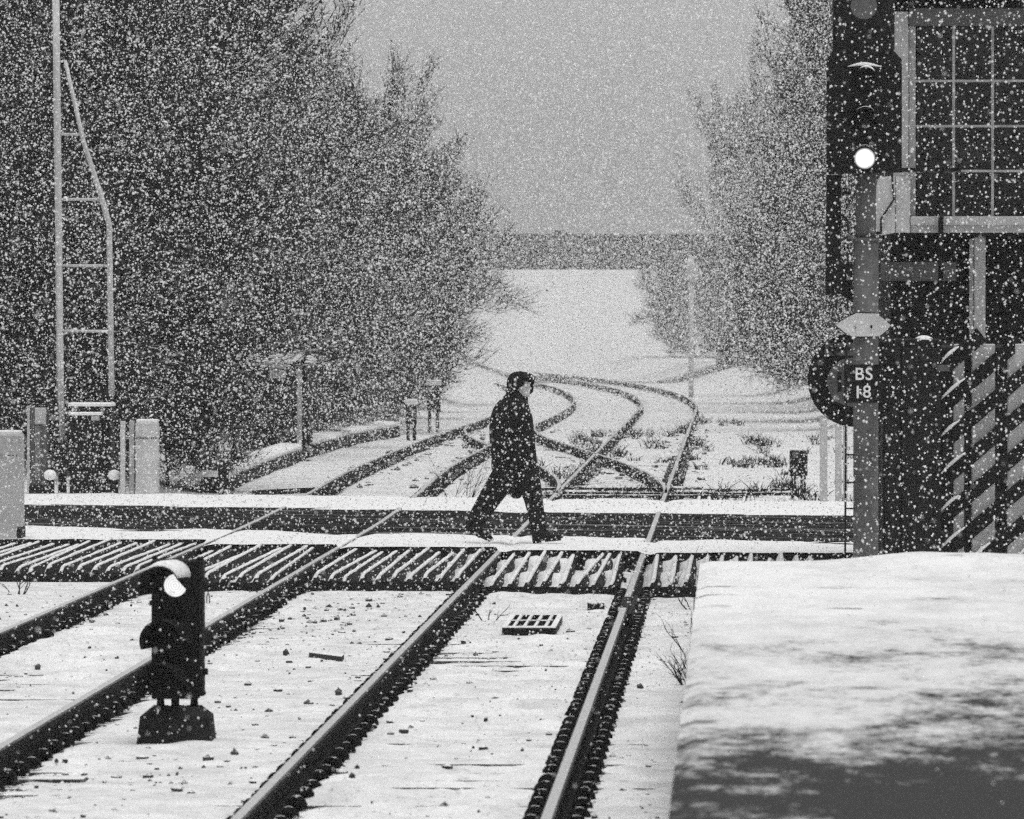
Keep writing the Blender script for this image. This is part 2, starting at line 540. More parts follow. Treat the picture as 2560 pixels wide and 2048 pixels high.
# ------------------------------------------------------------------ the road and its footways across the tracks
SK = -0.40                                         # the road crosses slightly askew
def near_edge(x): return 71.7 - 0.52 * (np.clip(x, -12, 6) - 0.75)
def far_edge(x): return 81.0 + SK * (x - 1.5)
def skew_grid(name, y0f, y1f, x0, x1, nx, ny, zf, mat):
    u = np.linspace(x0, x1, nx); v = np.linspace(0, 1, ny)
    U, V = np.meshgrid(u, v)
    Y = y0f(U) * (1 - V) + y1f(U) * V
    Zz = zf(U, Y, V)
    o = grid_mesh(name, u, v, Zz, mat)
    co = np.stack([U, Y, Zz], -1).reshape(-1).astype(np.float32)
    o.data.vertices.foreach_set('co', co); o.data.update()
    return structure(o)
skew_grid('road', lambda x: near_edge(x) - 1.5, lambda x: far_edge(x) + 1.5, -60, 40, 60, 12, lambda x, y, v: np.full_like(x, -0.014), 'road')
def deck_front(x):
    # the footway stops at the trespass guards, stepped panel by panel
    return np.where(x < -5.64, 71.4, np.where(x < -4.14, 69.9, np.where(x < -2.4, 69.2, np.where(x < -0.9, 68.2, 67.6))))
def walk_z(x, y, v):
    edge = (near_edge(x) - y)                      # distance back from the asphalt
    n = fbm(x * 0.9, y * 1.2, 4)
    z = 0.016 + 0.018 * (fbm(x * 3.1, y * 2.0, 3) - 0.5)
    cut = sstep(-0.5, 1.1, edge + 2.6 * (n - 0.5))
    z = -0.045 + (z + 0.045) * cut
    for cx in (T1X, T2X):
        for s in (-1, 1):
            z -= 0.03 * np.exp(-((x - cx - s * HG - 0.05) / 0.05) ** 2)
    return z
skew_grid('footway_snow', deck_front, lambda x: near_edge(x) + 1.2, -30, 20, 700, 46, walk_z, 'drift')
def far_z(x, y, v):
    edge = (y - far_edge(x))
    n = fbm(x * 0.8 + 9, y * 1.2, 4)
    z = 0.03 + 0.03 * (fbm(x * 2.1, y * 2.0, 3) - 0.5)
    cut = sstep(-0.6, 0.9, edge + 2.8 * (n - 0.5))
    z = -0.05 + (z + 0.05) * cut
    for cx in (T1X - 0.2, T2X):
        for s in (-1, 1):
            z -= 0.03 * np.exp(-((x - cx - s * HG - 0.05) / 0.05) ** 2)
    return z
skew_grid('verge_snow', lambda x: far_edge(x) - 1.0, lambda x: far_edge(x) + 4.6, -30, 20, 500, 36, far_z, 'drift')
# timber baulk that edges the footway, dark to the camera
b = MB()
edges = [(-12, -6.4, 71.4), (-6.4, -5.72, 71.4), (-5.53, -4.2, 69.9), (-4.02, -2.46, 69.2), (-2.32, -0.98, 68.2), (-0.80, 6, 67.6)]
for x0, x1, y in edges:
    b.box(x0, x1, y - 0.10, y + 0.25, -0.2, -0.005)
structure(b.build('footway_edge', 'board'))
b = MB()
b.box(-14, 8, 85.0, 85.2, -0.2, -0.01)

# ------------------------------------------------------------------ rails, sleepers, fastenings
PROF = [(-0.070, -0.160), (0.070, -0.160), (0.070, -0.149), (0.012, -0.135), (0.010, -0.050), (0.035, -0.040), (0.035, -0.010), (0.026, 0.0), (-0.026, 0.0), (-0.035, -0.010), (-0.035, -0.040), (-0.010, -0.050), (-0.012, -0.135), (-0.070, -0.149)]
def sweep(path, prof=PROF):
    rings = []
    for i, (x, y) in enumerate(path):
        x0, y0 = path[max(i - 1, 0)]; x1, y1 = path[min(i + 1, len(path) - 1)]
        dx, dy = x1 - x0, y1 - y0
        L = math.hypot(dx, dy)
        nxv, nyv = dy / L, -dx / L
        rings.append([(x + nxv * p, y + nyv * p, z) for p, z in prof])
    b = MB()
    n = len(prof)
    vs = [p for r in rings for p in r]
    fs = []
    for i in range(len(rings) - 1):
        for k in range(n):
            k2 = (k + 1) % n
            fs.append((i * n + k, i * n + k2, (i + 1) * n + k2, (i + 1) * n + k))
    fs.append(tuple(reversed(range(n)))); fs.append(tuple(range((len(rings) - 1) * n, len(rings) * n)))
    b.add(vs, fs)
    return b
def build_rail(b, t):
    o = b.build('rail', 'rail', t)
    o.data.materials.append(M['rail_side'])
    idx = []
    for p in o.data.polygons:
        c = p.center.z + t.location.z
        idx.append(0 if c > -0.008 else 1)
    o.data.polygons.foreach_set('material_index', idx)
    return o
yr = np.concatenate([np.arange(26, 70, 4.0), np.arange(70, 172, 2.0), np.arange(172, 330, 4.0)])
def make_clip():
    # a sprung clip: an arched bar over a shoulder, about 10 cm wide
    b = MB()
    n = 9
    o_, i_ = [], []
    for k in range(n):
        a = math.pi * k / (n - 1)
        o_.append((0.058 * math.cos(a), 0.062 * math.sin(a)))
        i_.append((0.030 * math.cos(a), 0.030 * math.sin(a)))
    for ya, yb, rings in ((-0.035, 0.015, (o_, i_)),):
        vs = [(x, ya, z) for x, z in o_] + [(x, ya, z) for x, z in i_] + [(x, yb, z) for x, z in o_] + [(x, yb, z) for x, z in i_]
        fs = []
        for k in range(n - 1):
            fs.append((k, k + 1, n + k + 1, n + k))
            fs.append((2 * n + k + 1, 2 * n + k, 3 * n + k, 3 * n + k + 1))
            fs.append((k + 1, k, 2 * n + k, 2 * n + k + 1))
        b.add(vs, fs)
    b.box(-0.028, 0.028, 0.0, 0.06, -0.02, 0.026)
    return b.mesh('rail_clip', 'clip')
CLIP = make_clip()
SLP = MB().cbox(-1.25, 1.25, -0.125, 0.125, -0.2, 0, 0.012).mesh('sleeper', 'sleeper')
def make_track(name, label, tc, clip_to):
    t = thing(name, label, 'railway track', (float(tc(30)), 26, -0.3))
    for s in (-1, 1):
        build_rail(sweep([(float(tc(y)) + s * HG, float(y)) for y in yr]), t)
    k = 0
    stuff_clips = MB()
    n_clip = 0
    far = MB()
    while True:
        y = S0 + SP * k
        k += 1
        if y > 150: break
        if 61.6 < y < 87.5: continue
        cx = float(tc(y))
        if y < 125:
            inst('sleeper', SLP, t, (cx - t.location.x, y - t.location.y, -0.177 - t.location.z + random.uniform(-0.012, 0.006)), (0, 0, random.gauss(0, 0.006)))
        for s in (-1, 1):
            for q in (-1, 1):
                if y > clip_to: break
                x = cx + s * HG + q * 0.115
                if n_clip < 296:
                    inst('rail_clip', CLIP, t, (x - t.location.x, y - t.location.y, -0.148 - t.location.z), (0, 0, random.gauss(0, 0.1)), (1, 1, random.uniform(0.8, 1.1)))
                    n_clip += 1
                else:
                    far.box(x - 0.05, x + 0.05, y - 0.03, y + 0.05, -0.17, -0.10)
    if far.v:
        tag(far.build('distant_rail_clips', 'clip', t), kind='stuff')
    return t
make_track('railway_track', 'snow-dusted left-hand railway track running past the ground signal', t1c, 120)
make_track('railway_track', 'snow-dusted right-hand railway track running beside the platform edge', t2c, 120)

# crossover beyond the road: leaves the right-hand track and joins the left-hand one
def crossover_c(y):
    u = sstep(90, 152, np.asarray(y, float))
    return t2c(y) * (1 - u) + t1c(y) * u
xo = thing('crossover_track', 'crossover rails curving between the two tracks beyond the road', 'railway track', (-3, 92, -0.3))
yy = np.arange(91.0, 151.0, 1.5)
for s in (-1, 1):
    pts = [(float(crossover_c(y)) + s * HG, float(y)) for y in yy]
    # a switch rail starts beside the stock rail, a frog gap where it crosses
    build_rail(sweep(pts), xo)
for k in range(30):
    y = 92.6 + k * 1.28
    inst('sleeper', SLP, xo, (float(crossover_c(y)) - xo.location.x, y - xo.location.y, -0.17 - xo.location.z))

# point rodding: rods and a stretcher between the switch rails
pr = thing('point_rodding', 'snow-covered point rods lying across the track beyond the road', 'rodding', (-0.5, 95, -0.15))
for (xa, ya, xb, yb, r) in ((-3.6, 97.0, -0.4, 97.2, 0.03), (-2.2, 94.6, 0.9, 94.3, 0.028), (-2.9, 93.2, 0.2, 93.0, 0.03), (-0.7, 96.4, 1.0, 96.7, 0.025)):
    MB().tube([(xa, ya, -0.10), ((xa + xb) / 2, (ya + yb) / 2, -0.105), (xb, yb, -0.10)], r, 6).build('rod', 'snow_dark', pr)
for (x, y) in ((-2.05, 96.2), (-0.65, 96.0), (-2.15, 93.9), (-0.55, 94.0)):
    MB().cbox(x - 0.24, x + 0.24, y - 0.16, y + 0.16, -0.17, -0.04, 0.02).build('slide_chair', 'snow_dark', pr)

# ------------------------------------------------------------------ trespass guards: rows of arris timbers
def timber_mesh(L):
    b = MB()
    w, h = 0.062, 0.115
    vs = [(-w, 0, 0), (w, 0, 0), (-w, L, 0), (w, L, 0), (0.012, 0.10, h), (0.012, L, h), (-0.012, 0.10, h), (-0.012, L, h)]
    fs = [(0, 1, 4, 6), (1, 3, 5, 4), (2, 0, 6, 7), (6, 4, 5, 7), (3, 2, 7, 5), (0, 2, 3, 1)]
    b.add(vs, fs)
    return b.mesh('timber', 'snow_timber')
def timber_snow(L, seed, amt=1.0):
    """snow lying along one ridge and banked into the trough beside it"""
    r = random.Random(seed)
    n = 22
    b = MB()
    rings = []
    bank = 0.0
    for i in range(n):
        y = 0.06 + (L - 0.06) * i / (n - 1)
        pocket = max(0, math.sin(i * 0.55 + r.uniform(-0.4, 0.4) + seed)) ** 2
        t = (0.006 + 0.012 * r.random()) * (0.45 + 0.55 * amt)
        fill = 0.004 + 0.08 * amt * pocket * r.uniform(0.4, 1.2) * (1 if i > 3 else 0.3)
        if i == 0: t = 0.003
        rings.append([(0.016, y, 0.105), (0.013, y, 0.113 + t), (-0.010, y, 0.116 + t), (-0.026, y, 0.098 + t * 0.5), (-0.060, y, fill + 0.02), (-0.122, y, fill), (-0.122, y, -0.01), (-0.04, y, -0.01)])
    b.loft(rings, True)
    return b.mesh('snow_ridge', 'drift')
def guard(label, x0, x1, y0, y1, z, amt=1.0, pitch=0.142):
    t = thing('trespass_guard', label, 'trespass guard', ((x0 + x1) / 2, y0, z), 'trespass guards beside the footway')
    L = y1 - y0
    me = timber_mesh(L)
    sn = [timber_snow(L, k + int(abs(x0) * 10), amt) for k in range(5)]
    n = max(1, int((x1 - x0) / pitch))
    for k in range(n):
        x = x0 + (k + 0.5) * (x1 - x0) / n
        o = inst('timber', me, t, (x - t.location.x, random.uniform(-0.10, 0.35), random.uniform(-0.022, 0.010)), (random.gauss(0, 0.002), random.gauss(0, 0.10), random.gauss(0, 0.006)))
        inst('snow_ridge', random.choice(sn), o, (0, 0, 0))
    MB().box(x0, x1, y0 - 0.19, y0 - 0.13, z - 0.12, z + 0.05).build('front_board', 'board', t)
    for q in (0.35, 0.5 * L, L - 0.4):
        MB().box(x0, x1, y0 + q, y0 + q + 0.15, z - 0.12, z - 0.002).build('bearer', 'board', t)
    return t
GZ = -0.125
guard('trespass guard of dark sawtooth timbers left of the left-hand track', -8.4, -5.74, 64.6, 71.25, GZ, 0.25)
guard('trespass guard of dark timbers between the rails of the left-hand track', -5.52, -4.26, 62.3, 69.75, GZ, 0.3)
guard('trespass guard of dark timbers in the gap between the two tracks', -4.0, -2.52, 62.6, 69.05, GZ, 0.6)
guard('trespass guard of dark timbers between the rails of the right-hand track', -2.28, -1.02, 61.4, 68.05, GZ, 0.9)
guard('trespass guard of dark timbers right of the right-hand track by the platform', -0.78, 0.9, 61.4, 67.4, GZ, 1.0)
guard('small trespass guard whose snowy timber tips show beyond the road at right', -0.5, 1.0, 87.3, 90.0, -0.145, 0.3)

# ------------------------------------------------------------------ platform
PT = 0.915
PEX = -0.19
pxs = np.concatenate([np.arange(PEX, 4.0, 0.06), np.arange(4.0, 9, 0.5)])
pys = np.concatenate([np.arange(2, 16, 0.5), np.arange(16, 41.4, 0.07)])
PXX, PYY = np.meshgrid(pxs, pys)
pz = PT + 0.012 * (fbm(PXX * 1.2, PYY * 0.5, 4) - 0.5)
pz += 0.05 * sstep(39.3, 40.6, PYY) * sstep(0.35, 1.4, PXX) * (0.35 + 1.3 * fbm(PXX * 1.8, PYY * 1.1 + 4, 3))
ph = ((PYY / 0.9) % 1.0)
pz -= 0.006 * np.exp(-((ph - 0.5) / 0.05) ** 2)
pz -= 0.05 * sstep(41.05, 41.36, PYY)
pz -= 0.02 * sstep(PEX + 0.07, PEX, PXX)
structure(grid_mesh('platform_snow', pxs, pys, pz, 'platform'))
b = MB()
b.box(PEX + 0.02, 9, 2, 41.3, 0.80, PT - 0.03)
b.box(PEX + 0.10, 9, 2, 41.25, -0.3, 0.80)
structure(b.build('platform', 'brick'))
b = MB()
b.add([(PEX + 0.05, 41.25, -0.3), (9, 41.25, -0.3), (9, 60, -0.3), (PEX + 0.05, 60, -0.3), (PEX + 0.05, 41.25, 0.78), (9, 41.25, 0.78), (9, 60, -0.02), (PEX + 0.05, 60, -0.02)],
      [(3, 2, 1, 0), (4, 5, 6, 7), (0, 1, 5, 4), (1, 2, 6, 5), (2, 3, 7, 6), (3, 0, 4, 7)])
structure(b.build('platform_ramp', 'deck'))

# ------------------------------------------------------------------ ground signal (bottom left)
gd = 40.0
gm = gd / F
def gx(px): return PX(px, gd)
def gzz(py): return PZ(py, gd)
gs = thing('ground_signal', 'black three-lamp ground signal on a concrete block, top lamp lit', 'signal', (gx(430), gd, gzz(1870)))
# concrete block with sloping shoulders
y0 = gd - 0.02
def frustum(bb, xa0, xa1, ya0, ya1, za, xb0, xb1, yb0, yb1, zb):
    bb.add([(xa0, ya0, za), (xa1, ya0, za), (xa1, ya1, za), (xa0, ya1, za), (xb0, yb0, zb), (xb1, yb0, zb), (xb1, yb1, zb), (xb0, yb1, zb)],
           [(3, 2, 1, 0), (4, 5, 6, 7), (0, 1, 5, 4), (1, 2, 6, 5), (2, 3, 7, 6), (3, 0, 4, 7)])
b = MB()
frustum(b, gx(334), gx(531), gd - 0.02, gd + 0.36, gzz(1900), gx(346), gx(520), gd, gd + 0.34, gzz(1795))
frustum(b, gx(346), gx(520), gd, gd + 0.34, gzz(1795), gx(372), gx(494), gd + 0.06, gd + 0.26, gzz(1773))
b.build('concrete_block', 'concrete', gs)
for px in (393, 478):
    c = gx(px)
    MB().cyl((c, gd + 0.15, gzz(1778)), 0.028, gzz(1745) - gzz(1778), 10, 0.020).cbox(c - 0.05, c + 0.05, gd + 0.10, gd + 0.20, gzz(1777), gzz(1770), 0.004).build('foot', 'black', gs)
MB().cyl((gx(430), gd + 0.15, gzz(1780)), 0.026, gzz(1745) - gzz(1780), 10).build('foot', 'black', gs)
body_x0, body_x1 = gx(373), gx(502)
b = MB()
b.cbox(body_x0, body_x1 - 0.03, gd + 0.06, gd + 0.26, gzz(1752), gzz(1402), 0.012)
b.build('lamp_case', 'black', gs)
MB().cbox(body_x1 - 0.029, body_x1, gd + 0.075, gd + 0.25, gzz(1745), gzz(1404), 0.006).build('door', 'dark', gs)
b = MB()
b.cbox(gx(374), gx(384), gd + 0.10, gd + 0.2, gzz(1403), gzz(1393), 0.004); b.cbox(gx(485), gx(500), gd + 0.10, gd + 0.2, gzz(1405), gzz(1396), 0.004)
b.build('lifting_lug', 'black', gs)
lens_c = [(427, 1466), (431, 1600), (423, 1708)]
for i, (lx, ly) in enumerate(lens_c):
    cx, cz = gx(lx), gzz(ly)
    MB().disc_y(cx + 0.012, cz, 0.100, gd + 0.035, gd + 0.061, 28).build('bezel', 'black', gs)
    ln = MB()
    rings = []
    for q in range(6):
        r = 0.070 * (1 - q / 5.5); yy_ = gd + 0.034 - 0.020 * (1 - (r / 0.070) ** 2)
        rings.append([(cx + 0.018 + r * math.cos(2 * math.pi * k / 24), yy_, cz + r * math.sin(2 * math.pi * k / 24)) for k in range(24)])
    ln.loft(rings, True)
    tag(ln.build('lens', lens_mat((cx + 0.018, gd + 0.014, cz)) if i == 0 else 'black', gs), 'lit white lens' if i == 0 else None)
    # hood: a round visor reaching toward the viewer and swept to the left, cut away below
    hd = MB()
    rr, dep, shx, shz = 0.128, 0.24, -0.066, -0.004
    n = 21
    outer = [R(-22) + R(226) * k / (n - 1) for k in range(n)]
    vs, fs = [], []
    for rad in (rr, rr - 0.006):
        for yv in (0, 1):
            for k, a in enumerate(outer):
                e = 1.0 - 0.85 * max(0.0, 1 - k / 4) ** 1.3          # the right-hand end is cut short
                vs.append((cx + rad * math.cos(a) + shx * e * yv, gd + 0.059 - dep * e * yv, cz + rad * math.sin(a) + shz * e * yv))
    for k in range(n - 1):
        fs.append((n + k, n + k + 1, k + 1, k)); fs.append((2 * n + k, 2 * n + k + 1, 3 * n + k + 1, 3 * n + k)); fs.append((3 * n + k, 3 * n + k + 1, n + k + 1, n + k))
    hd.add(vs, fs, True)
    h = hd.build('hood', 'black', gs)
    if i == 0:
        rings = []
        for k in range(15):
            a = R(26) + R(104) * k / 14
            th = 0.030 * math.sin(math.pi * k / 14) ** 0.7 + 0.001
            def pt(rad, t):
                return (cx + rad * math.cos(a) + shx * t, gd + 0.055 - dep * t, cz + rad * math.sin(a) + shz * t)
            rings.append([pt(rr - 0.004, 0.02), pt(rr + th, 0.08), pt(rr + th * 1.05, 0.75), pt(rr + th * 0.4, 0.97), pt(rr - 0.004, 0.97)])
        MB().loft(rings, True).build('snow_cap', 'drift', h)
# latches and hinges
b = MB(); b.cbox(gx(366), gx(375), gd + 0.1, gd + 0.16, gzz(1518), gzz(1506), 0.003); b.build('hinge', 'black', gs)
b = MB(); b.cbox(gx(501), gx(515), gd + 0.1, gd + 0.16, gzz(1478), gzz(1462), 0.003).tube([(gx(514), gd + 0.12, gzz(1470)), (gx(522), gd + 0.12, gzz(1470))], 0.006, 6)
b.build('latch', 'black', gs)
lx = gx(514)
MB().tube([(lx, gd + 0.12, gzz(1480)), (lx, gd + 0.12, gzz(1488)), (lx - 0.008, gd + 0.12, gzz(1494)), (lx - 0.008, gd + 0.12, gzz(1512)), (lx + 0.008, gd + 0.12, gzz(1512)), (lx + 0.008, gd + 0.12, gzz(1494)), (lx, gd + 0.12, gzz(1488))], 0.004, 5).build('padlock', 'black', gs)
b = MB(); b.cbox(gx(498), gx(513), gd + 0.1, gd + 0.16, gzz(1692), gzz(1676), 0.004); b.build('latch', 'black', gs)
for px, py in ((368, 1737), (502, 1739)):
    MB().tube([(gx(px), gd + 0.10, gzz(py)), (gx(px), gd + 0.16, gzz(py))], 0.014, 8).build('bolt', 'black', gs)
# drifted snow round the block
b = MB()
rings = []
for q, (rx, ry, zz) in enumerate(((0.62, 0.75, -0.015), (0.40, 0.50, 0.03), (0.30, 0.34, 0.065), (0.10, 0.10, 0.07))):
    rings.append([(gx(405) + rx * math.cos(2 * math.pi * k / 24) * (1 + 0.12 * math.sin(3 * k)), gd + 0.20 + ry * math.sin(2 * math.pi * k / 24), gzz(1893) + zz) for k in range(24)])
b.loft(rings, True)
structure(b.build('snow_drift', 'drift'))

# ------------------------------------------------------------------ the walker
WD = 70.3
WM = WD / F
def remeshed(name, mb, mat, voxel, smooth_it=6):
    me = mb.mesh(name + '_src', mat)
    tmp = bpy.data.objects.new(name + '_src', me)
    C.objects.link(tmp)
    md = tmp.modifiers.new('r', 'REMESH'); md.mode = 'VOXEL'; md.voxel_size = voxel
    sm = tmp.modifiers.new('s', 'SMOOTH'); sm.factor = 0.5; sm.iterations = smooth_it
    dg = bpy.context.evaluated_depsgraph_get()
    out = bpy.data.meshes.new_from_object(tmp.evaluated_get(dg))
    out.name = name
    bpy.data.objects.remove(tmp)
    bpy.data.meshes.remove(me)
    out.materials.clear(); out.materials.append(M[mat])
    out.polygons.foreach_set('use_smooth', [True] * len(out.polygons))
    return out
person = thing('person', 'person in a dark hooded coat walking right along the footway', 'person', (PX(1285, WD), WD, 0.022))
def ell(z, xb, xf, hy, n=28, pw=2.3, cyy=0.0):
    cx, rx = (xb + xf) / 2, (xf - xb) / 2
    out = []
    for k in range(n):
        a = 2 * math.pi * k / n
        c, s = math.cos(a), math.sin(a)
        out.append((cx + rx * math.copysign(abs(c) ** (2 / pw), c), cyy + hy * math.copysign(abs(s) ** (2 / pw), s), z))
    return out
hb_ = MB()
# body: one continuous mesh (head, neck, trunk, arms with hands in the pockets, legs)
b = MB()
hb_.ball((0.075, 0, 1.675), 0.1, 20, 14, (0.98, 0.76, 1.16))
hb_.ball((0.115, 0, 1.615), 0.062, 14, 10, (1.0, 0.86, 1.05))         # jaw
hb_.ball((0.162, 0, 1.575), 0.026, 10, 8, (1, 1, 0.9))                # chin
hb_.tube([(0.165, 0, 1.685), (0.196, 0, 1.642), (0.168, 0, 1.630)], [0.011, 0.017, 0.010], 8)   # nose
hb_.ball((0.160, 0, 1.700), 0.030, 10, 8, (0.8, 1.6, 0.5))            # brow
hb_.ball((0.170, 0, 1.604), 0.016, 8, 6, (1, 1.5, 0.7))               # lips
for s in (-1, 1):
    hb_.ball((0.062, s * 0.078, 1.655), 0.03, 8, 6, (0.7, 0.4, 1.1))  # ears
HA = R(-24)
def turn(v):
    x, y = v[0] - 0.03, v[1]
    return (0.03 + x * math.cos(HA) - y * math.sin(HA), x * math.sin(HA) + y * math.cos(HA), v[2])
hb_.v = [turn(v) for v in hb_.v]
b.add(hb_.v, hb_.f, True)
b.tube([(0.05, 0, 1.62), (0.0, 0, 1.46)], [0.058, 0.066], 14)
b.loft([ell(0.86, -0.17, 0.14, 0.16), ell(1.1, -0.16, 0.13, 0.16), ell(1.3, -0.17, 0.12, 0.18), ell(1.42, -0.14, 0.09, 0.17), ell(1.48, -0.08, 0.06, 0.09)])
for s in (-1, 1):
    b.tube([(-0.05, s * 0.19, 1.40), (-0.13, s * 0.235, 1.14), (0.03, s * 0.21, 0.95)], [0.055, 0.045, 0.032], 10)
    b.ball((0.07, s * 0.20, 0.90), 0.045, 10, 7, (0.9, 0.5, 1.1))
    for q in range(4):
        b.tube([(0.05 + 0.018 * q, s * 0.20, 0.89), (0.065 + 0.022 * q, s * 0.195, 0.83), (0.075 + 0.02 * q, s * 0.185, 0.79 + 0.006 * abs(q - 1))], [0.010, 0.009, 0.008], 6)
    b.tube([(0.10, s * 0.195, 0.91), (0.14, s * 0.18, 0.87)], [0.011, 0.009], 6)
legs = {'rear': [(-0.05, 0.09, 0.88), (-0.235, 0.10, 0.47), (-0.455, 0.10, 0.15), (-0.36, 0.10, 0.06)],
        'front': [(0.07, -0.09, 0.88), (0.205, -0.10, 0.47), (0.265, -0.10, 0.10), (0.36, -0.10, 0.06)]}
for k, pts in legs.items():
    b.tube(pts, [0.085, 0.060, 0.042, 0.03], 12)
me = remeshed('body', b, 'skin', 0.0085, 4)
inst('body', me, person, (0, 0, 0))
for s in (-1, 1):
    o = bpy.data.objects.new('eye', MB().ball(turn((0.160, s * 0.034, 1.678)), 0.012, 8, 6).mesh('eye', 'black')); C.objects.link(o); o.parent = person
o = bpy.data.objects.new('hair', MB().ball((0.070, 0, 1.715), 0.098, 16, 10, (1.02, 0.84, 0.86)).mesh('hair', 'hair')); C.objects.link(o); o.parent = person
# coat: trunk and sleeves in one cloth surface
b = MB()
b.loft([ell(0.47, -0.01, 0.06, 0.05), ell(0.52, -0.05, 0.10, 0.10), ell(0.60, -0.12, 0.16, 0.15), ell(0.70, -0.19, 0.215, 0.19), ell(0.765, -0.21, 0.235, 0.21), ell(0.775, -0.235, 0.25, 0.24), ell(0.80, -0.243, 0.255, 0.245), ell(0.95, -0.243, 0.238, 0.235), ell(1.10, -0.262, 0.222, 0.225), ell(1.22, -0.266, 0.212, 0.225), ell(1.34, -0.252, 0.200, 0.225), ell(1.43, -0.226, 0.172, 0.215), ell(1.49, -0.180, 0.150, 0.165), ell(1.54, -0.13, 0.140, 0.115), ell(1.56, -0.09, 0.132, 0.095)])
for s in (-1, 1):
    b.tube([(-0.06, s * 0.185, 1.42), (-0.10, s * 0.245, 1.30), (-0.135, s * 0.275, 1.14), (-0.05, s * 0.265, 1.03), (0.06, s * 0.235, 0.94)], [0.075, 0.083, 0.078, 0.070, 0.062], 14)
coat = inst('coat', remeshed('coat', b, 'cloth', 0.013, 5), person, (0, 0, 0))
# collar flap, pocket flaps, hem
inst('collar', MB().loft([ell(1.50, -0.10, 0.150, 0.12), ell(1.535, -0.09, 0.150, 0.105), ell(1.555, -0.08, 0.147, 0.095)]).mesh('collar', 'cloth'), coat, (0, 0, 0))
for s in (-1, 1):
    inst('pocket_flap', MB().cbox(0.03, 0.17, s * 0.237 - 0.012, s * 0.237 + 0.012, 0.965, 1.0, 0.008).mesh('pocket_flap', 'cloth'), coat, (0, 0, 0))
# hood: shell open at the front, brim forward of the face
b = MB()
rings_o = []
def hood_ring(cx, cz, rx, rz, hy, tilt, n=24):
    out = []
    for k in range(n):
        a = 2 * math.pi * k / n
        u, w = math.cos(a) * hy, math.sin(a) * rz
        out.append((cx + w * math.sin(tilt) + rx, u, cz + w * math.cos(tilt)))
    return out
HR = [(-0.078, 1.66, 0.050, 0.050, 0.0), (-0.070, 1.665, 0.085, 0.075, 0.0), (-0.045, 1.672, 0.125, 0.100, 0.02), (0.0, 1.685, 0.140, 0.116, 0.04), (0.06, 1.690, 0.140, 0.120, 0.06), (0.115, 1.692, 0.130, 0.116, 0.10), (0.170, 1.678, 0.124, 0.108, 0.12), (0.208, 1.660, 0.112, 0.096, 0.15)]
outer = [hood_ring(cx, cz, 0, rz, hy, t) for cx, cz, rz, hy, t in HR]
inner = [hood_ring(cx, cz, 0, rz - 0.014, hy - 0.014, t) for cx, cz, rz, hy, t in HR[2:]]
# the camera side of the brim is cut back so the face shows in profile
def cutback(ring, amt):
    out = []
    for (x, y, z) in ring:
        low = max(0.0, min(1.0, (1.706 - z) / 0.035))
        side = max(0.0, min(1.0, (0.045 - y) / 0.06))
        out.append((x - amt * low * side - 0.5 * amt * max(0, min(1, (1.60 - z) / 0.05)), y, z))
    return out
n_o = len(outer)
for i in range(n_o - 3, n_o):
    outer[i] = cutback(outer[i], (0.085, 0.130, 0.150)[i - n_o + 3])
for j in range(len(inner) - 3, len(inner)):
    inner[j] = cutback(inner[j], (0.085, 0.130, 0.150)[j - len(inner) + 3])
b.loft(outer, True, False)
b.f.append(tuple(reversed(range(24)))); b.s.append(True)
off = len(b.v)
b.loft([list(reversed(r)) for r in inner], True, False)
n = 24
for k in range(n):
    k2 = (k + 1) % n
    i0 = (n_o - 1) * n
    j0 = off + (len(inner) - 1) * n
    b.f.append((i0 + k, i0 + k2, j0 + (n - 1 - k2), j0 + (n - 1 - k))); b.s.append(True)
b.loft([ell(1.47, -0.20, 0.13, 0.14), ell(1.53, -0.145, 0.125, 0.12), ell(1.585, -0.088, 0.105, 0.105), ell(1.64, -0.080, 0.055, 0.102), ell(1.70, -0.080, 0.04, 0.095)])
inst('hood', b.mesh('hood', 'cloth'), coat, (0, 0, 0))
# trousers: both legs and seat in one surface
b = MB()
b.loft([ell(0.60, -0.10, 0.13, 0.14), ell(0.72, -0.17, 0.19, 0.19), ell(0.92, -0.2, 0.19, 0.19)])
b.tube([(-0.06, 0.09, 0.80), (-0.15, 0.10, 0.64), (-0.262, 0.10, 0.47), (-0.37, 0.10, 0.30), (-0.448, 0.10, 0.175), (-0.468, 0.10, 0.135)], [0.14, 0.138, 0.122, 0.104, 0.082, 0.072], 16)
b.tube([(0.10, -0.09, 0.80), (0.165, -0.10, 0.64), (0.210, -0.10, 0.47), (0.240, -0.10, 0.30), (0.262, -0.10, 0.15), (0.268, -0.10, 0.085)], [0.14, 0.125, 0.102, 0.090, 0.084, 0.088], 16)
b.tube([(-0.02, 0.09, 0.78), (0.13, -0.09, 0.78)], [0.11, 0.11], 12)
inst('trousers', remeshed('trousers', b, 'trouser', 0.012, 5), person, (0, 0, 0))
# boots
def boot(heel, toe, yy_, ang):
    # built flat along x then turned about the toe or heel
    b = MB()
    rings = []
    for x, zt, zb, w in ((-0.035, 0.075, 0.006, 0.030), (0.0, 0.13, 0.0, 0.043), (0.06, 0.125, 0.0, 0.046), (0.12, 0.098, 0.008, 0.045), (0.19, 0.075, 0.004, 0.052), (0.25, 0.062, 0.002, 0.050), (0.285, 0.045, 0.012, 0.036), (0.297, 0.03, 0.02, 0.015)):
        rings.append([(x, w * math.cos(2 * math.pi * k / 14), (zt + zb) / 2 + (zt - zb) / 2 * math.sin(2 * math.pi * k / 14)) for k in range(14)])
    b.loft(rings, True)
    b.tube([(0.025, 0, 0.07), (0.02, 0, 0.20)], [0.055, 0.058], 14)
    b.box(-0.03, 0.06, -0.04, 0.04, -0.012, 0.01)
    b.box(0.10, 0.27, -0.045, 0.045, -0.010, 0.012)
    return b.mesh('boot', 'black')
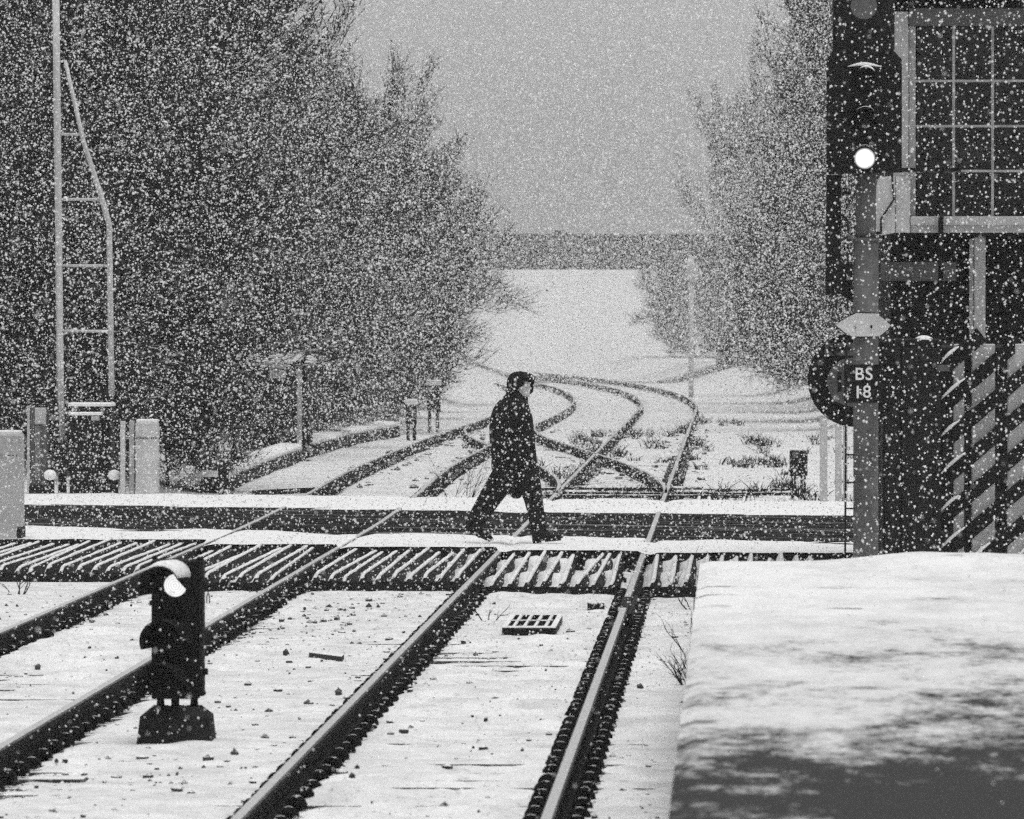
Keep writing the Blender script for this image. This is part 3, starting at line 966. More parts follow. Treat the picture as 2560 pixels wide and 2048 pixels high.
o = inst('boot', boot(0, 0, 0, 0), person, (0.235, -0.10, 0.012), (0, R(-6), 0))
o = inst('boot', o.data, person, (-0.505, 0.10, 0.125), (0, R(24), 0))

# ------------------------------------------------------------------ main signal with its plates
SD = 55.0
sm = SD / F
def sx(px): return PX(px, SD)
def sz(py): return PZ(py, SD)
ms = thing('main_signal', 'tall grey signal post with black head, bottom lamp lit, and number plate', 'signal', (sx(2164), SD, 0.1))
ph_ = sx(2164)
MB().cyl((ph_, SD, 0.0), 0.104, sz(598) - 0.0, 24).build('post', 'grey_post', ms)
b = MB(); b.cyl((ph_, SD, sz(598)), 0.085, sz(420) - sz(598), 20); b.cyl((ph_, SD, sz(604)), 0.112, 0.03, 20)
b.build('upper_post', 'mid', ms)
bp = [(2065, 437), (2252, 433), (2252, 152), (2230, 128), (2083, 128), (2065, 152)]
MB().prism([(sx(x), sz(y)) for x, y in bp], SD - 0.16, SD - 0.14).build('backboard', 'black', ms)
MB().cbox(sx(2090), sx(2228), SD - 0.139, SD + 0.12, sz(428), sz(140), 0.02).build('lamp_case', 'black', ms)
for i, (lx, ly) in enumerate(((2160, 205), (2160, 303), (2160, 398))):
    cx, cz = sx(lx), sz(ly)
    r = 0.105
    rings = []
    for q in range(6):
        rr_ = 0.088 * (1 - q / 5.5); yy_ = SD - 0.162 - 0.02 * (1 - (rr_ / 0.088) ** 2)
        rings.append([(cx + rr_ * math.cos(2 * math.pi * k / 24), yy_, cz + rr_ * math.sin(2 * math.pi * k / 24)) for k in range(24)])
    tag(MB().loft(rings, True).build('lens', lamp_mat((cx, SD - 0.18, cz), 0.09) if i == 2 else 'black', ms), 'bright lit lens' if i == 2 else None)
    hb = MB()
    vs, fs = [], []
    n = 17
    for rad in (r, r - 0.005):
        for yv in (0, 1):
            for k in range(n):
                a = R(-25) + R(230) * k / (n - 1)
                dep = 0.0 if yv == 0 else 0.26 * (0.35 + 0.65 * max(0, math.sin(a)) ** 0.7)
                vs.append((cx + rad * math.cos(a), SD - 0.161 - dep, cz + rad * math.sin(a)))
    for k in range(n - 1):
        fs.append((n + k, n + k + 1, k + 1, k)); fs.append((2 * n + k, 2 * n + k + 1, 3 * n + k + 1, 3 * n + k)); fs.append((3 * n + k, 3 * n + k + 1, n + k + 1, n + k))
    hb.add(vs, fs, True)
    h = hb.build('hood', 'black', ms)
    th0 = (0.016, 0.005, 0.003)[i]
    a0, a1 = ((R(40), R(120)), (R(40), R(135)), (R(40), R(140)))[i]
    rings = []
    for k in range(11):
        a = a0 + (a1 - a0) * k / 10
        th = th0 * math.sin(math.pi * k / 10) + 0.0003
        rings.append([(cx + (r + q) * math.cos(a), SD - 0.17 - 0.24 * t, cz + (r + q) * math.sin(a)) for q, t in ((0.0, 0), (th, 0.05), (th, 0.9), (0.0, 1.0))])
    MB().loft(rings, True).build('snow_cap', 'drift', h)
# ledge of snow above the top lamp
rings = []
for k in range(11):
    u = k / 10
    th = 0.022 * math.sin(math.pi * u) + 0.001
    x = sx(2118 + 80 * u); z = sz(169 - 3 * math.sin(math.pi * u))
    rings.append([(x, SD - 0.161, z - 0.004), (x, SD - 0.20, z - 0.004), (x, SD - 0.20, z + th), (x, SD - 0.161, z + th)])
MB().loft(rings, True).build('snow_ledge', 'drift', ms)
# junction indicator stub above the head
b = MB(); b.cyl((sx(2095), SD + 0.05, sz(130)), 0.05, 1.2, 12)
b.build('indicator_post', 'black', ms)
MB().cbox(sx(2090), sx(2235), SD - 0.03, SD + 0.05, sz(126), sz(-120), 0.02).build('indicator_box', 'dark', ms)
MB().disc_y(sx(2158), sz(18), 0.11, SD - 0.10, SD - 0.031, 26).build('indicator_lens', 'mid', ms)
# cable duct hanging left of the post and its brackets
MB().prism([(sx(2063), sz(738)), (sx(2100), sz(735)), (sx(2131), sz(757)), (sx(2131), sz(660)), (sx(2102), sz(655)), (sx(2102), sz(438)), (sx(2066), sz(438))], SD + 0.02, SD + 0.16).build('cable_duct', 'black', ms)
MB().box(sx(2103), sx(2137), SD + 0.04, SD + 0.08, sz(487), sz(480)).build('bracket', 'black', ms)
MB().box(sx(2118), sx(2137), SD - 0.04, SD + 0.04, sz(598), sz(588)).build('bracket', 'mid', ms)
MB().tube([(sx(2103), SD - 0.02, sz(537)), (sx(2116), SD - 0.02, sz(548)), (sx(2119), SD - 0.02, sz(570)), (sx(2119), SD - 0.02, sz(780)), (sx(2114), SD - 0.12, sz(860)), (sx(2112), SD - 0.12, 0.2)], 0.010, 6).build('cable', 'dark', ms)
for py in (1136, 1205, 1270):
    MB().box(sx(2112), sx(2136), SD - 0.13, SD - 0.10, sz(py + 2), sz(py - 2)).build('bracket', 'dark', ms)
# white lozenge plate with bolts
lz = [(2087, 812), (2108, 829), (2128, 841), (2196, 841), (2208, 832), (2226, 814), (2205, 795), (2186, 784), (2140, 783), (2118, 793)]
pl = MB().prism([(sx(x), sz(y)) for x, y in lz], SD - 0.135, SD - 0.125).build('lozenge_plate', 'white', ms)
MB().prism([(sx(2157) + (sx(x) - sx(2157)) * 1.035, sz(812) + (sz(y) - sz(812)) * 1.09) for x, y in lz], SD - 0.124, SD - 0.112).build('rim', 'dark', pl)
for px in (2138, 2177):
    MB().disc_y(sx(px), sz(817), 0.009, SD - 0.146, SD - 0.136, 8, 0.014).build('bolt', 'dark', pl)
# number plate
npl = MB().box(sx(2109), sx(2206), SD - 0.135, SD - 0.12, sz(1006), sz(911)).build('number_plate', 'black', ms)
def text_mesh(s, size):
    cu = bpy.data.curves.new('t', 'FONT')
    cu.body = s; cu.size = size; cu.align_x = 'CENTER'; cu.align_y = 'CENTER'; cu.extrude = 0.0015
    cu.offset = 0.0012
    cu.space_character = 1.08
    o = bpy.data.objects.new('t', cu); C.objects.link(o)
    bpy.context.view_layer.update()
    me = bpy.data.meshes.new_from_object(o.evaluated_get(bpy.context.evaluated_depsgraph_get()))
    bpy.data.objects.remove(o); bpy.data.curves.remove(cu)
    me.name = 'lettering'; me.materials.clear(); me.materials.append(M['letters'])
    return me
MB().box(sx(2143) - 0.0085, sx(2143) + 0.0085, SD - 0.139, SD - 0.1355, sz(995), sz(964)).build('lettering', 'letters', npl)
for s, px, py, size in (('BS', 2158, 936, 0.145), ('8', 2166, 980, 0.145)):
    o = bpy.data.objects.new('lettering', text_mesh(s, size)); C.objects.link(o); o.parent = npl
    o.location = Vector((sx(px), SD - 0.1385, sz(py))) - ms.location
    o.rotation_euler = (R(90), 0, 0)

# round banner-type disc behind the post
DD = 55.6
dd = thing('round_disc_sign', 'large black disc with grey centre and arrow plate behind the signal post', 'sign', (PX(2136, DD), DD, 0.1))
dx0, dz0 = PX(2136, DD), PZ(950, DD)
ds = MB().disc_y(dx0, dz0, 117 * DD / F, DD, DD + 0.03, 56).build('disc', 'black', dd)
MB().disc_y(PX(2128, DD), PZ(955, DD), 61 * DD / F, DD - 0.012, DD - 0.002, 40).build('centre_disc', 'mid', dd)
MB().box(PX(2094, DD), PX(2103, DD), DD - 0.018, DD - 0.0125, PZ(979, DD), PZ(930, DD)).build('slot', 'black', dd)
ap = MB().box(PX(2062, DD), PX(2160, DD), DD - 0.012, DD - 0.002, PZ(889, DD), PZ(857, DD)).build('arrow_plate', 'mid', dd)
ar = [(2066, 872), (2086, 888), (2094, 888), (2082, 878), (2125, 878), (2125, 868), (2082, 868), (2094, 858), (2086, 858)]
MB().prism([(PX(x, DD), PZ(y, DD)) for x, y in ar], DD - 0.016, DD - 0.0125).build('arrow', 'black', ap)
MB().cyl((PX(2150, DD), DD + 0.09, 0.0), 0.05, PZ(950, DD), 12).build('post', 'dark', dd)

# ------------------------------------------------------------------ signal box building at the right
BD = 60.0
def bx(px): return PX(px, BD)
def bz(py): return PZ(py, BD)
sb = thing('signal_box', 'dark boarded signal box with white many-paned upper window', 'building', (bx(2450), BD, 0))
XR = bx(2960)
b = MB()
b.box(bx(2232), XR, BD + 0.45, BD + 6.5, -0.2, bz(588))          # lower storey
b.build('lower_wall', 'board', sb)
for k in range(17):                                              # lap boards of the lower storey
    zt = bz(588) - 0.004 - k * 0.175
    MB().add([(bx(2228), BD + 0.449, zt), (XR, BD + 0.449, zt), (XR, BD + 0.41, zt - 0.168), (bx(2228), BD + 0.41, zt - 0.168), (bx(2228), BD + 0.449, zt - 0.168), (XR, BD + 0.449, zt - 0.168)],
             [(0, 3, 2, 1), (3, 4, 5, 2), (0, 4, 3), (1, 2, 5)]).build('board', 'board', sb)
MB().box(bx(2204), bx(2392), BD + 0.30, BD + 0.405, bz(702), bz(655)).build('ledge', 'mid', sb)
# upper storey: shell with an open window front
b = MB()
b.box(bx(2236), bx(2244), BD + 0.16, BD + 6.5, bz(575), bz(-60))
b.box(bx(2244), XR, BD + 6.3, BD + 6.5, bz(575), bz(-60))
b.box(bx(2244), XR, BD + 0.16, BD + 6.3, bz(588), bz(576))
b.box(bx(2244), XR, BD + 0.16, BD + 6.3, bz(-60), bz(-66))
b.build('upper_wall', 'board', sb)
wf = MB()
wf.cbox(bx(2233), bx(2270), BD + 0.02, BD + 0.16, bz(540), bz(30), 0.006)
frame = wf.build('window_frame', 'pale', sb)
MB().cbox(bx(2271), bx(2288), BD + 0.06, BD + 0.15, bz(540), bz(66), 0.004).build('sash_stile', 'white_old', frame)
MB().cbox(bx(2271), XR, BD + 0.00, BD + 0.16, bz(66), bz(22), 0.006).build('head_board', 'mid', frame)
MB().cbox(bx(2275), XR, BD - 0.02, BD + 0.16, bz(582), bz(541), 0.010).build('sill', 'pale', frame)
MB().cbox(bx(2275), XR, BD - 0.05, BD - 0.021, bz(563), bz(543), 0.006).build('sill_moulding', 'pale', frame)
vbars = [2383, 2480, 2577, 2674, 2771]
hbars = [203, 316, 428]
for v in vbars:
    MB().cbox(bx(v - 3.5), bx(v + 3.5), BD + 0.065, BD + 0.125, bz(540), bz(67), 0.003).build('glazing_bar', 'white_old', frame)
vv = [2288] + vbars + [2860]
for h in hbars:
    for a, c in zip(vv[:-1], vv[1:]):
        MB().box(bx(a + (3.6 if a != 2288 else 0.2)), bx(c - 3.6), BD + 0.07, BD + 0.12, bz(h + 3), bz(h - 3)).build('glazing_bar', 'white_old', frame)
hh = [67] + hbars + [540]
for a, c in zip(vv[:-1], vv[1:]):
    for h0, h1 in zip(hh[:-1], hh[1:]):
        MB().box(bx(a + 3.2), bx(c - 3.2), BD + 0.090, BD + 0.094, bz(h1 - 2.5), bz(h0 + 2.5)).build('pane', 'glass', sb)
# fascia corner of the oversailing storey (white boards), conduit across it
cr = MB()
cr.prism([(bx(2190), bz(582)), (bx(2205), bz(588)), (bx(2236), bz(582)), (bx(2236), bz(440)), (bx(2199), bz(443)), (bx(2190), bz(470))], BD - 0.05, BD + 0.40)
cr.build('corner_board', 'white', sb)
MB().cbox(bx(2237), bx(2274), BD - 0.03, BD + 0.015, bz(582), bz(442), 0.006).build('corner_board', 'white', sb)
MB().box(bx(2236.2), bx(2236.9), BD - 0.03, BD, bz(580), bz(441)).build('joint', 'dark', sb)
MB().tube([(bx(2228), BD - 0.08, bz(436)), (bx(2233), BD - 0.08, bz(500)), (bx(2201), BD - 0.08, bz(548)), (bx(2201), BD - 0.08, bz(580))], 0.010, 6).build('cable', 'black', sb)
MB().tube([(bx(2185), BD - 0.08, bz(583)), (bx(2203), BD - 0.08, bz(583))], 0.012, 6).build('cable', 'black', sb)
MB().box(bx(2252), bx(2400), BD - 0.10, BD - 0.06, bz(431), bz(421)).build('bracket_arm', 'black', sb)
MB().cyl((bx(2350), BD - 0.09, bz(700)), 0.025, bz(425) - bz(700), 10).build('conduit', 'black', sb)
b = MB(); b.cbox(bx(2425), bx(2436), BD + 0.30, BD + 0.38, bz(840), bz(596), 0.006)
b.build('post_strip', 'white_old', sb)
MB().cbox(bx(2437), bx(2465), BD + 0.27, BD + 0.38, bz(1000), bz(591), 0.01).build('corner_post', 'pale', sb)
# roof
b = MB()
b.prism([(bx(2170), bz(-70)), (XR + 0.5, bz(-70)), (XR - 1.0, bz(-330)), (bx(2420), bz(-330))], BD - 0.5, BD + 7.0)
b.build('roof', 'snow_dark', sb)
# inside: desk, hanging lamp, lever
MB().cbox(bx(2372), bx(2470), BD + 1.6, BD + 2.0, bz(398), bz(352), 0.02).build('desk', 'mid', sb)
MB().cyl((bx(2298), BD + 1.2, bz(430)), 0.02, bz(290) - bz(430), 8).build('lever', 'mid', sb)
MB().cbox(bx(2289), bx(2310), BD + 1.1, BD + 1.3, bz(378), bz(370), 0.006).build('shelf', 'mid', sb)
MB().ball((bx(2395), BD + 2.0, bz(278)), 0.10, 12, 8).build('lamp_globe', 'mid', sb)

# dark equipment cabinet between signal and steps
CD = 57.6
def kx(px): return PX(px, CD)
def kz(py): return PZ(py, CD)
cab = thing('equipment_cabinet', 'tall black equipment cabinet with snow on its top beside the signal post', 'cabinet', (kx(2280), CD, 0))
MB().cbox(kx(2206), kx(2352), CD, CD + 0.6, 0.0, kz(846), 0.015).build('case', 'black', cab)
MB().cbox(kx(2212), kx(2250), CD - 0.03, CD - 0.001, 0.2, kz(870), 0.006).build('door', 'dark', cab)
MB().cbox(kx(2254), kx(2348), CD - 0.03, CD - 0.001, 0.2, kz(870), 0.006).build('door', 'dark', cab)
MB().ball((kx(2334), CD - 0.05, kz(913)), 0.022, 10, 7).cbox(kx(2341), kx(2372), CD - 0.05, CD - 0.031, kz(928), kz(912), 0.004).build('handle', 'mid', cab)
rings = []
for k in range(12):
    u = k / 11
    th = 0.065 * math.sin(math.pi * min(1, u * 1.05)) ** 0.7 + 0.002 if u < 0.97 else 0.004
    x = kx(2281 + 64 * u)
    rings.append([(x, CD + 0.02, kz(858)), (x, CD, kz(858) + th * 0.6), (x, CD + 0.08, kz(858) + th), (x, CD + 0.5, kz(858) + th), (x, CD + 0.58, kz(858))])
MB().loft(rings, True).build('snow_cap', 'drift', cab)

# screen of dark diagonal boards on pale uprights
ED = 58.2
def ex(px): return PX(px, ED)
def ez(py): return PZ(py, ED)
sc = thing('diagonal_board_screen', 'screen of dark diagonal boards on pale uprights below the window', 'screen', (ex(2450), ED, 0))
for px, w, y1 in ((2397, 26, 1440), (2458, 58, 1440), (2548, 60, 1440), (2640, 50, 1440)):
    MB().cbox(ex(px - w / 2), ex(px + w / 2), ED + 0.06, ED + 0.14, ez(y1), ez(860), 0.008).build('upright', 'white', sc)
for py in (862, 1330):
    MB().box(ex(2352), ex(2720), ED + 0.15, ED + 0.19, ez(py + 8), ez(py)).build('cross_rail', 'mid', sc)
sl = 0.86
for k in range(11):
    ya = 905 + k * 93
    xa = 2350
    if ya > 1400:
        xa = 2350 + (ya - 1395) / sl; ya = 1395
    L = min((ya - 838 if k < 6 else ya - 838) / sl, 2720 - xa)
    if k == 0: L = 110
    xb_, yb_ = xa + L, ya - L * sl
    th = 46
    poly = [(xa, ya + th), (xb_, yb_ + th), (xb_, yb_), (xa, ya)]
    if k == 0:
        poly = [(xa, ya + th), (2466, 852), (2440, 819), (xa, ya)]
    o = MB().prism([(ex(x), ez(y)) for x, y in poly], ED, ED + 0.04).build('diagonal_board', 'board', sc)
    # a line of snow on the lower end of each board
    s0, s1 = 2.0, 46 + 16 * (k % 2)
    rings = []
    for q in range(8):
        u = q / 7
        x = xa + s0 + (s1 - s0) * u; y = ya - (s0 + (s1 - s0) * u) * sl
        t = (5.5 * math.sin(math.pi * u) + 0.6) * ED / F
        rings.append([(ex(x), ED - 0.012, ez(y) - 0.008), (ex(x) - t * 0.4, ED - 0.012, ez(y) + t), (ex(x) - t * 0.4, ED + 0.03, ez(y) + t), (ex(x), ED + 0.03, ez(y) - 0.008)])
    MB().loft(rings, True).build('snow_line', 'drift', o)

# ------------------------------------------------------------------ things right of the track beyond the road
FD = 87.0
for (px, w, top, lab) in ((2059, 19, 1040, 'thick pale post beyond the road, leftmost of three beside the signal'), (2096, 16, 1060, 'slim pale post beyond the road, middle of three beside the signal'), (2113, 11, 1065, 'slimmest pale post beyond the road, nearest the signal post')):
    t = thing('fence_post', lab, 'post', (PX(px, FD), FD, 0), 'pale posts beyond the road')
    MB().cbox(PX(px - w / 2, FD), PX(px + w / 2, FD), FD, FD + 0.1, -0.05, PZ(top, FD), 0.008).build('upright', 'white', t)
    MB().cbox(PX(px - w / 2 - 1, FD), PX(px + w / 2 + 1, FD), FD - 0.01, FD + 0.11, PZ(top, FD) + 0.001, PZ(top, FD) + 0.03, 0.006).build('snow_cap', 'drift', t)
    MB().box(PX(px + w / 2, FD) + 0.001, PX(px + w / 2 + 7, FD), FD + 0.03, FD + 0.06, PZ(top + 60, FD), PZ(top + 52, FD)).build('rail_stub', 'white_old', t)
QD = 93.5
pm = thing('trackside_box', 'small black trackside box on legs right of the track', 'box', (PX(1997, QD), QD, -0.1))
MB().cbox(PX(1974, QD), PX(2019, QD), QD, QD + 0.2, PZ(1190, QD), PZ(1126, QD), 0.012).build('case', 'black', pm)
MB().cbox(PX(1975, QD), PX(2018, QD), QD + 0.005, QD + 0.2, PZ(1126, QD) + 0.001, PZ(1122, QD), 0.004).build('snow_cap', 'drift', pm)
for px in (1980, 1988, 2004, 2012):
    MB().box(PX(px - 3, QD), PX(px + 3, QD), QD + 0.05, QD + 0.1, -0.2, PZ(1190, QD) - 0.001).build('leg', 'black', pm)
MB().tube([(PX(1976, QD), QD - 0.02, PZ(1175, QD)), (PX(1962, QD), QD - 0.02, PZ(1185, QD)), (PX(1955, QD), QD - 0.02, PZ(1205, QD)), (PX(1953, QD), QD - 0.02, PZ(1230, QD))], 0.010, 6).build('cable', 'black', pm)
# pale marker post far up the line
t = thing('marker_post', 'pale tall post half lost in the falling snow by the bridge', 'post', (PX(1728, 205), 205, 0))
MB().cyl((PX(1728, 205), 205, -0.1), 0.085, PZ(640, 205) + 0.1, 10).build('post', 'white', t)
MB().cbox(PX(1728, 205) - 0.14, PX(1728, 205) + 0.22, 204.85, 204.99, PZ(700, 205), PZ(660, 205), 0.02).build('lamp_box', 'white', t)

# ------------------------------------------------------------------ left side: pedestals, cabinet, raised boom
LD = 89.0
def lx_(px): return PX(px, LD)
def lz_(py): return PZ(py, LD)
def rounded_panel(bb, x0, x1, y0, depth, z0, z1, n=10):
    """a housing with a bowed front"""
    rings = []
    for z in (z0, z1 - 0.02, z1):
        ins = 0.0 if z < z1 else 0.012
        ring = []
        for k in range(n + 1):
            u = k / n
            ring.append((x0 + ins + (x1 - x0 - 2 * ins) * u, y0 + ins - 0.35 * (x1 - x0) * math.sin(math.pi * u) * 0.6, z))
        ring += [(x1 - ins, y0 + depth - ins, z), (x0 + ins, y0 + depth - ins, z)]
        rings.append(ring)
    bb.loft(rings, False)
    return bb
# near-side housing at the left edge of the frame
nd = 71.6
t = thing('barrier_housing', 'pale rounded barrier housing at the left edge nearest the camera', 'barrier housing', (PX(0, nd), nd, 0), 'barrier housings')
rounded_panel(MB(), PX(-75, nd), PX(44, nd), nd, 0.5, -0.05, PZ(1086, nd)).build('cover', 'pale', t)
b = MB()
for k in range(14):
    u = (k + 0.5) / 14
    x = PX(-70, nd) + (PX(40, nd) - PX(-70, nd)) * u
    yv = nd - 0.35 * 0.515 * math.sin(math.pi * u) * 0.6 - 0.012
    b.box(x - 0.009, x + 0.009, yv, yv + 0.02, PZ(1138, nd) - 0.012, PZ(1138, nd))
b.build('rivet_row', 'dark', t)
MB().cbox(PX(-78, nd), PX(47, nd), nd - 0.02, nd + 0.5, -0.06, PZ(1320, nd), 0.01).build('plinth', 'dark', t)
MB().cbox(PX(-60, nd), PX(40, nd), nd + 0.02, nd + 0.45, PZ(1086, nd) + 0.001, PZ(1078, nd), 0.01).build('snow_cap', 'drift', t)
# far-side right housing
t = thing('barrier_housing', 'pale rounded barrier housing beyond the road, right of the dark cabinet', 'barrier housing', (lx_(362), LD, 0), 'barrier housings')
rounded_panel(MB(), lx_(336), lx_(391), LD, 0.3, -0.05, lz_(1056)).build('cover', 'white', t)
b = MB()
for k in range(10):
    u = (k + 0.5) / 10
    x = lx_(337) + (lx_(390) - lx_(337)) * u
    yv = LD - 0.35 * 0.297 * math.sin(math.pi * u) * 0.6 - 0.012
    b.box(x - 0.007, x + 0.007, yv, yv + 0.02, lz_(1098), lz_(1094))
b.build('rivet_row', 'dark', t)
MB().cbox(lx_(337), lx_(390), LD + 0.01, LD + 0.28, lz_(1056) + 0.001, lz_(1049), 0.012).build('snow_cap', 'drift', t)
MB().cbox(lx_(319), lx_(332), LD + 0.05, LD + 0.15, -0.05, lz_(1053), 0.006).build('side_plate', 'white_old', t)
MB().cbox(lx_(297), lx_(309), LD + 0.02, LD + 0.12, -0.05, lz_(1054), 0.006).build('side_post', 'white', t)
for py in (1095, 1130, 1172):
    MB().box(lx_(309) + 0.001, lx_(319) - 0.001, LD + 0.06, LD + 0.09, lz_(py + 4), lz_(py)).build('bracket', 'white_old', t)
# far-side left housing with louvres
t = thing('barrier_housing', 'grey barrier housing with louvred side beyond the road, left of the dark cabinet', 'barrier housing', (lx_(80), LD + 0.3, 0), 'barrier housings')
MB().cbox(lx_(57), lx_(64), LD + 0.30, LD + 0.4, -0.05, lz_(1016), 0.006).build('side_post', 'pale', t)
MB().cbox(lx_(65), lx_(106), LD + 0.32, LD + 0.62, lz_(1215), lz_(1020), 0.01).build('cover', 'mid', t)
MB().cbox(lx_(77), lx_(105), LD + 0.29, LD + 0.319, lz_(1062), lz_(1021), 0.006).build('top_panel', 'pale', t)
for k in range(6):
    px = 78.5 + k * 2.2
    MB().box(lx_(px - 0.5), lx_(px + 0.5), LD + 0.295, LD + 0.319, lz_(1203), lz_(1066)).build('louvre', 'white_old', t)
MB().cbox(lx_(60), lx_(108), LD + 0.3, LD + 0.6, -0.05, lz_(1216), 0.01).build('plinth', 'dark', t)
# dark cabinet between them
t = thing('relay_cabinet', 'black relay cabinet with two snowy ledges under the raised boom', 'cabinet', (lx_(210), LD + 0.5, 0))
MB().cbox(lx_(160), lx_(264), LD + 0.55, LD + 1.1, -0.05, lz_(1018), 0.015).build('case', 'black', t)
MB().cbox(lx_(164), lx_(243), LD + 0.32, LD + 0.549, 0.0, lz_(1040), 0.015).build('front_case', 'black', t)
MB().cbox(lx_(157), lx_(266), LD + 0.52, LD + 1.12, lz_(1018) + 0.001, lz_(1009), 0.012).build('snow_cap', 'drift', t)
MB().cbox(lx_(161), lx_(245), LD + 0.30, LD + 0.519, lz_(1040) + 0.001, lz_(1032), 0.012).build('snow_cap', 'drift', t)
MB().box(lx_(219), lx_(240), LD + 0.305, LD + 0.319, lz_(1053), lz_(1042)).build('notice', 'pale', t)
for px, lab in ((117, 'white snow-plastered lamp unit low down left of the black cabinet'), (279, 'white snow-plastered lamp unit low down right of the black cabinet')):
    t = thing('road_lamp_unit', lab, 'lamp unit', (lx_(px), LD + 0.2, 0), 'snow-plastered lamp units')
    MB().ball((lx_(px), LD + 0.2, lz_(1190)), 0.088, 12, 8, (1.0, 0.8, 0.85)).build('snow_lump', 'drift', t)
    MB().cbox(lx_(px - 9), lx_(px + 9), LD + 0.17, LD + 0.3, -0.05, lz_(1202), 0.01).build('stand', 'black', t)
    MB().cbox(lx_(px - 10), lx_(px + 10), LD + 0.2, LD + 0.32, lz_(1199), lz_(1180), 0.02).build('case', 'black', t)
# raised barrier boom with its folded stay frame
bmz = LD + 1.3
def px_(px): return PX(px, bmz)
def pz_(py): return PZ(py, bmz)
t = thing('raised_barrier_boom', 'tall pale barrier boom raised upright with ladder-like stay frame', 'barrier boom', (px_(148), bmz, 0.3))
b = MB(); b.tube([(px_(152), bmz, pz_(1110)), (px_(147), bmz, pz_(900)), (px_(140), bmz, pz_(300)), (px_(135), bmz, pz_(-160))], [0.034, 0.044, 0.050, 0.050], 8)
b.build('boom', 'white', t)
MB().tube([(px_(139), bmz + 0.05, pz_(1000)), (px_(133), bmz + 0.05, pz_(300)), (px_(128), bmz + 0.05, pz_(-160))], 0.014, 6).build('boom_edge', 'white_old', t)
MB().tube([(px_(160), bmz, pz_(150)), (px_(205), bmz, pz_(350)), (px_(250), bmz, pz_(490)), (px_(270), bmz, pz_(560)), (px_(272), bmz, pz_(700)), (px_(276), bmz, pz_(990))], [0.024, 0.032, 0.038, 0.040, 0.040, 0.040], 8).build('stay', 'white', t)
for py, xa, xb in ((335, 146, 201), (498, 148, 250), (664, 150, 269), (828, 150, 272)):
    MB().tube([(px_(xa), bmz, pz_(py)), (px_(xb), bmz, pz_(py))], 0.022, 6).build('rung', 'white', t)
MB().tube([(px_(160), bmz, pz_(150)), (px_(139), bmz, pz_(155))], 0.016, 6).build('rung', 'white', t)
MB().cyl((px_(152), bmz, -0.1), 0.06, pz_(1100) + 0.1, 10).build('pivot_post', 'dark', t)
# a dark snapped stump at the verge
sd = 89.3
t = thing('tree_stump', 'dark splintered stump at the verge left of the left-hand track', 'stump', (PX(560, sd), sd, 0))
b = MB(); b.tube([(PX(560, sd), sd, -0.1), (PX(561, sd), sd, 0.12), (PX(556, sd), sd, 0.30), (PX(556, sd), sd, 0.50)], [0.06, 0.05, 0.075, 0.06], 9)
b.build('trunk', 'snow_dark', t)
for k in range(5):
    a = k * 1.3
    MB().tube([(PX(560, sd), sd, 0.10), (PX(560, sd) + 0.10 * math.cos(a), sd + 0.1 * math.sin(a), 0.02), (PX(560, sd) + 0.16 * math.cos(a), sd + 0.16 * math.sin(a), -0.03)], [0.03, 0.02, 0.012], 6).build('root', 'snow_dark', t)
# trackside hut
hd_ = 118.0
def hx(px): return PX(px, hd_)
def hz(py): return PZ(py, hd_)
t = thing('trackside_hut', 'dark trackside hut with a thick snowy roof and small notice', 'hut', (hx(690), hd_, 0))
MB().cbox(hx(600), hx(772), hd_, hd_ + 1.0, -0.1, hz(915), 0.01).build('wall', 'black', t)
MB().cbox(hx(742), hx(754), hd_ - 0.06, hd_ - 0.001, -0.1, hz(910), 0.006).build('corner_post', 'white_old', t)
rf = MB().box(hx(592), hx(778), hd_ - 0.12, hd_ + 1.1, hz(914), hz(907)).build('roof', 'white_old', t)
b = MB(); frustum(b, hx(589), hx(780), hd_ - 0.13, hd_ + 1.12, hz(906), hx(600), hx(777), hd_ - 0.10, hd_ + 1.05, hz(885)); b.build('snow_cap', 'drift', rf)
nt_ = MB().box(hx(673), hx(714), hd_ - 0.03, hd_ - 0.01, hz(946), hz(915)).build('notice', 'white', t)
b = MB()
for i in range(5):
    for j in range(3):
        if (i + j) % 3 != 1:
            b.box(hx(678 + i * 7), hx(681 + i * 7), hd_ - 0.036, hd_ - 0.0305, hz(926 + j * 8), hz(921 + j * 8))
b.build('print', 'mid', nt_)
# capped posts
for (px, top, bot, w, d, lab) in ((1027, 998, 1082, 30, 137, 'short black trackside post with a snow cap, left of the pair'), (1083, 950, 1060, 38, 147, 'taller black trackside cabinet on legs with a snow cap, right of the pair')):
    t = thing('trackside_cabinet', lab, 'cabinet', (PX(px, d), d, -0.1), 'snow-capped trackside cabinets')
    zb = PZ(bot, d); zt = PZ(top + 14, d); zm = zb + (zt - zb) * 0.3
    MB().cbox(PX(px - w / 2 + 2, d), PX(px + w / 2 - 2, d), d, d + 0.3, zm, zt, 0.015).build('case', 'black', t)
    for s in (-1, 1):
        MB().box(PX(px + s * w * 0.26 - 4, d), PX(px + s * w * 0.26 + 4, d), d + 0.05, d + 0.2, zb - 0.2, zm - 0.001).build('leg', 'black', t)
    MB().cbox(PX(px - w / 2, d), PX(px + w / 2, d), d - 0.02, d + 0.32, zt + 0.001, PZ(top, d), 0.02).build('snow_cap', 'drift', t)

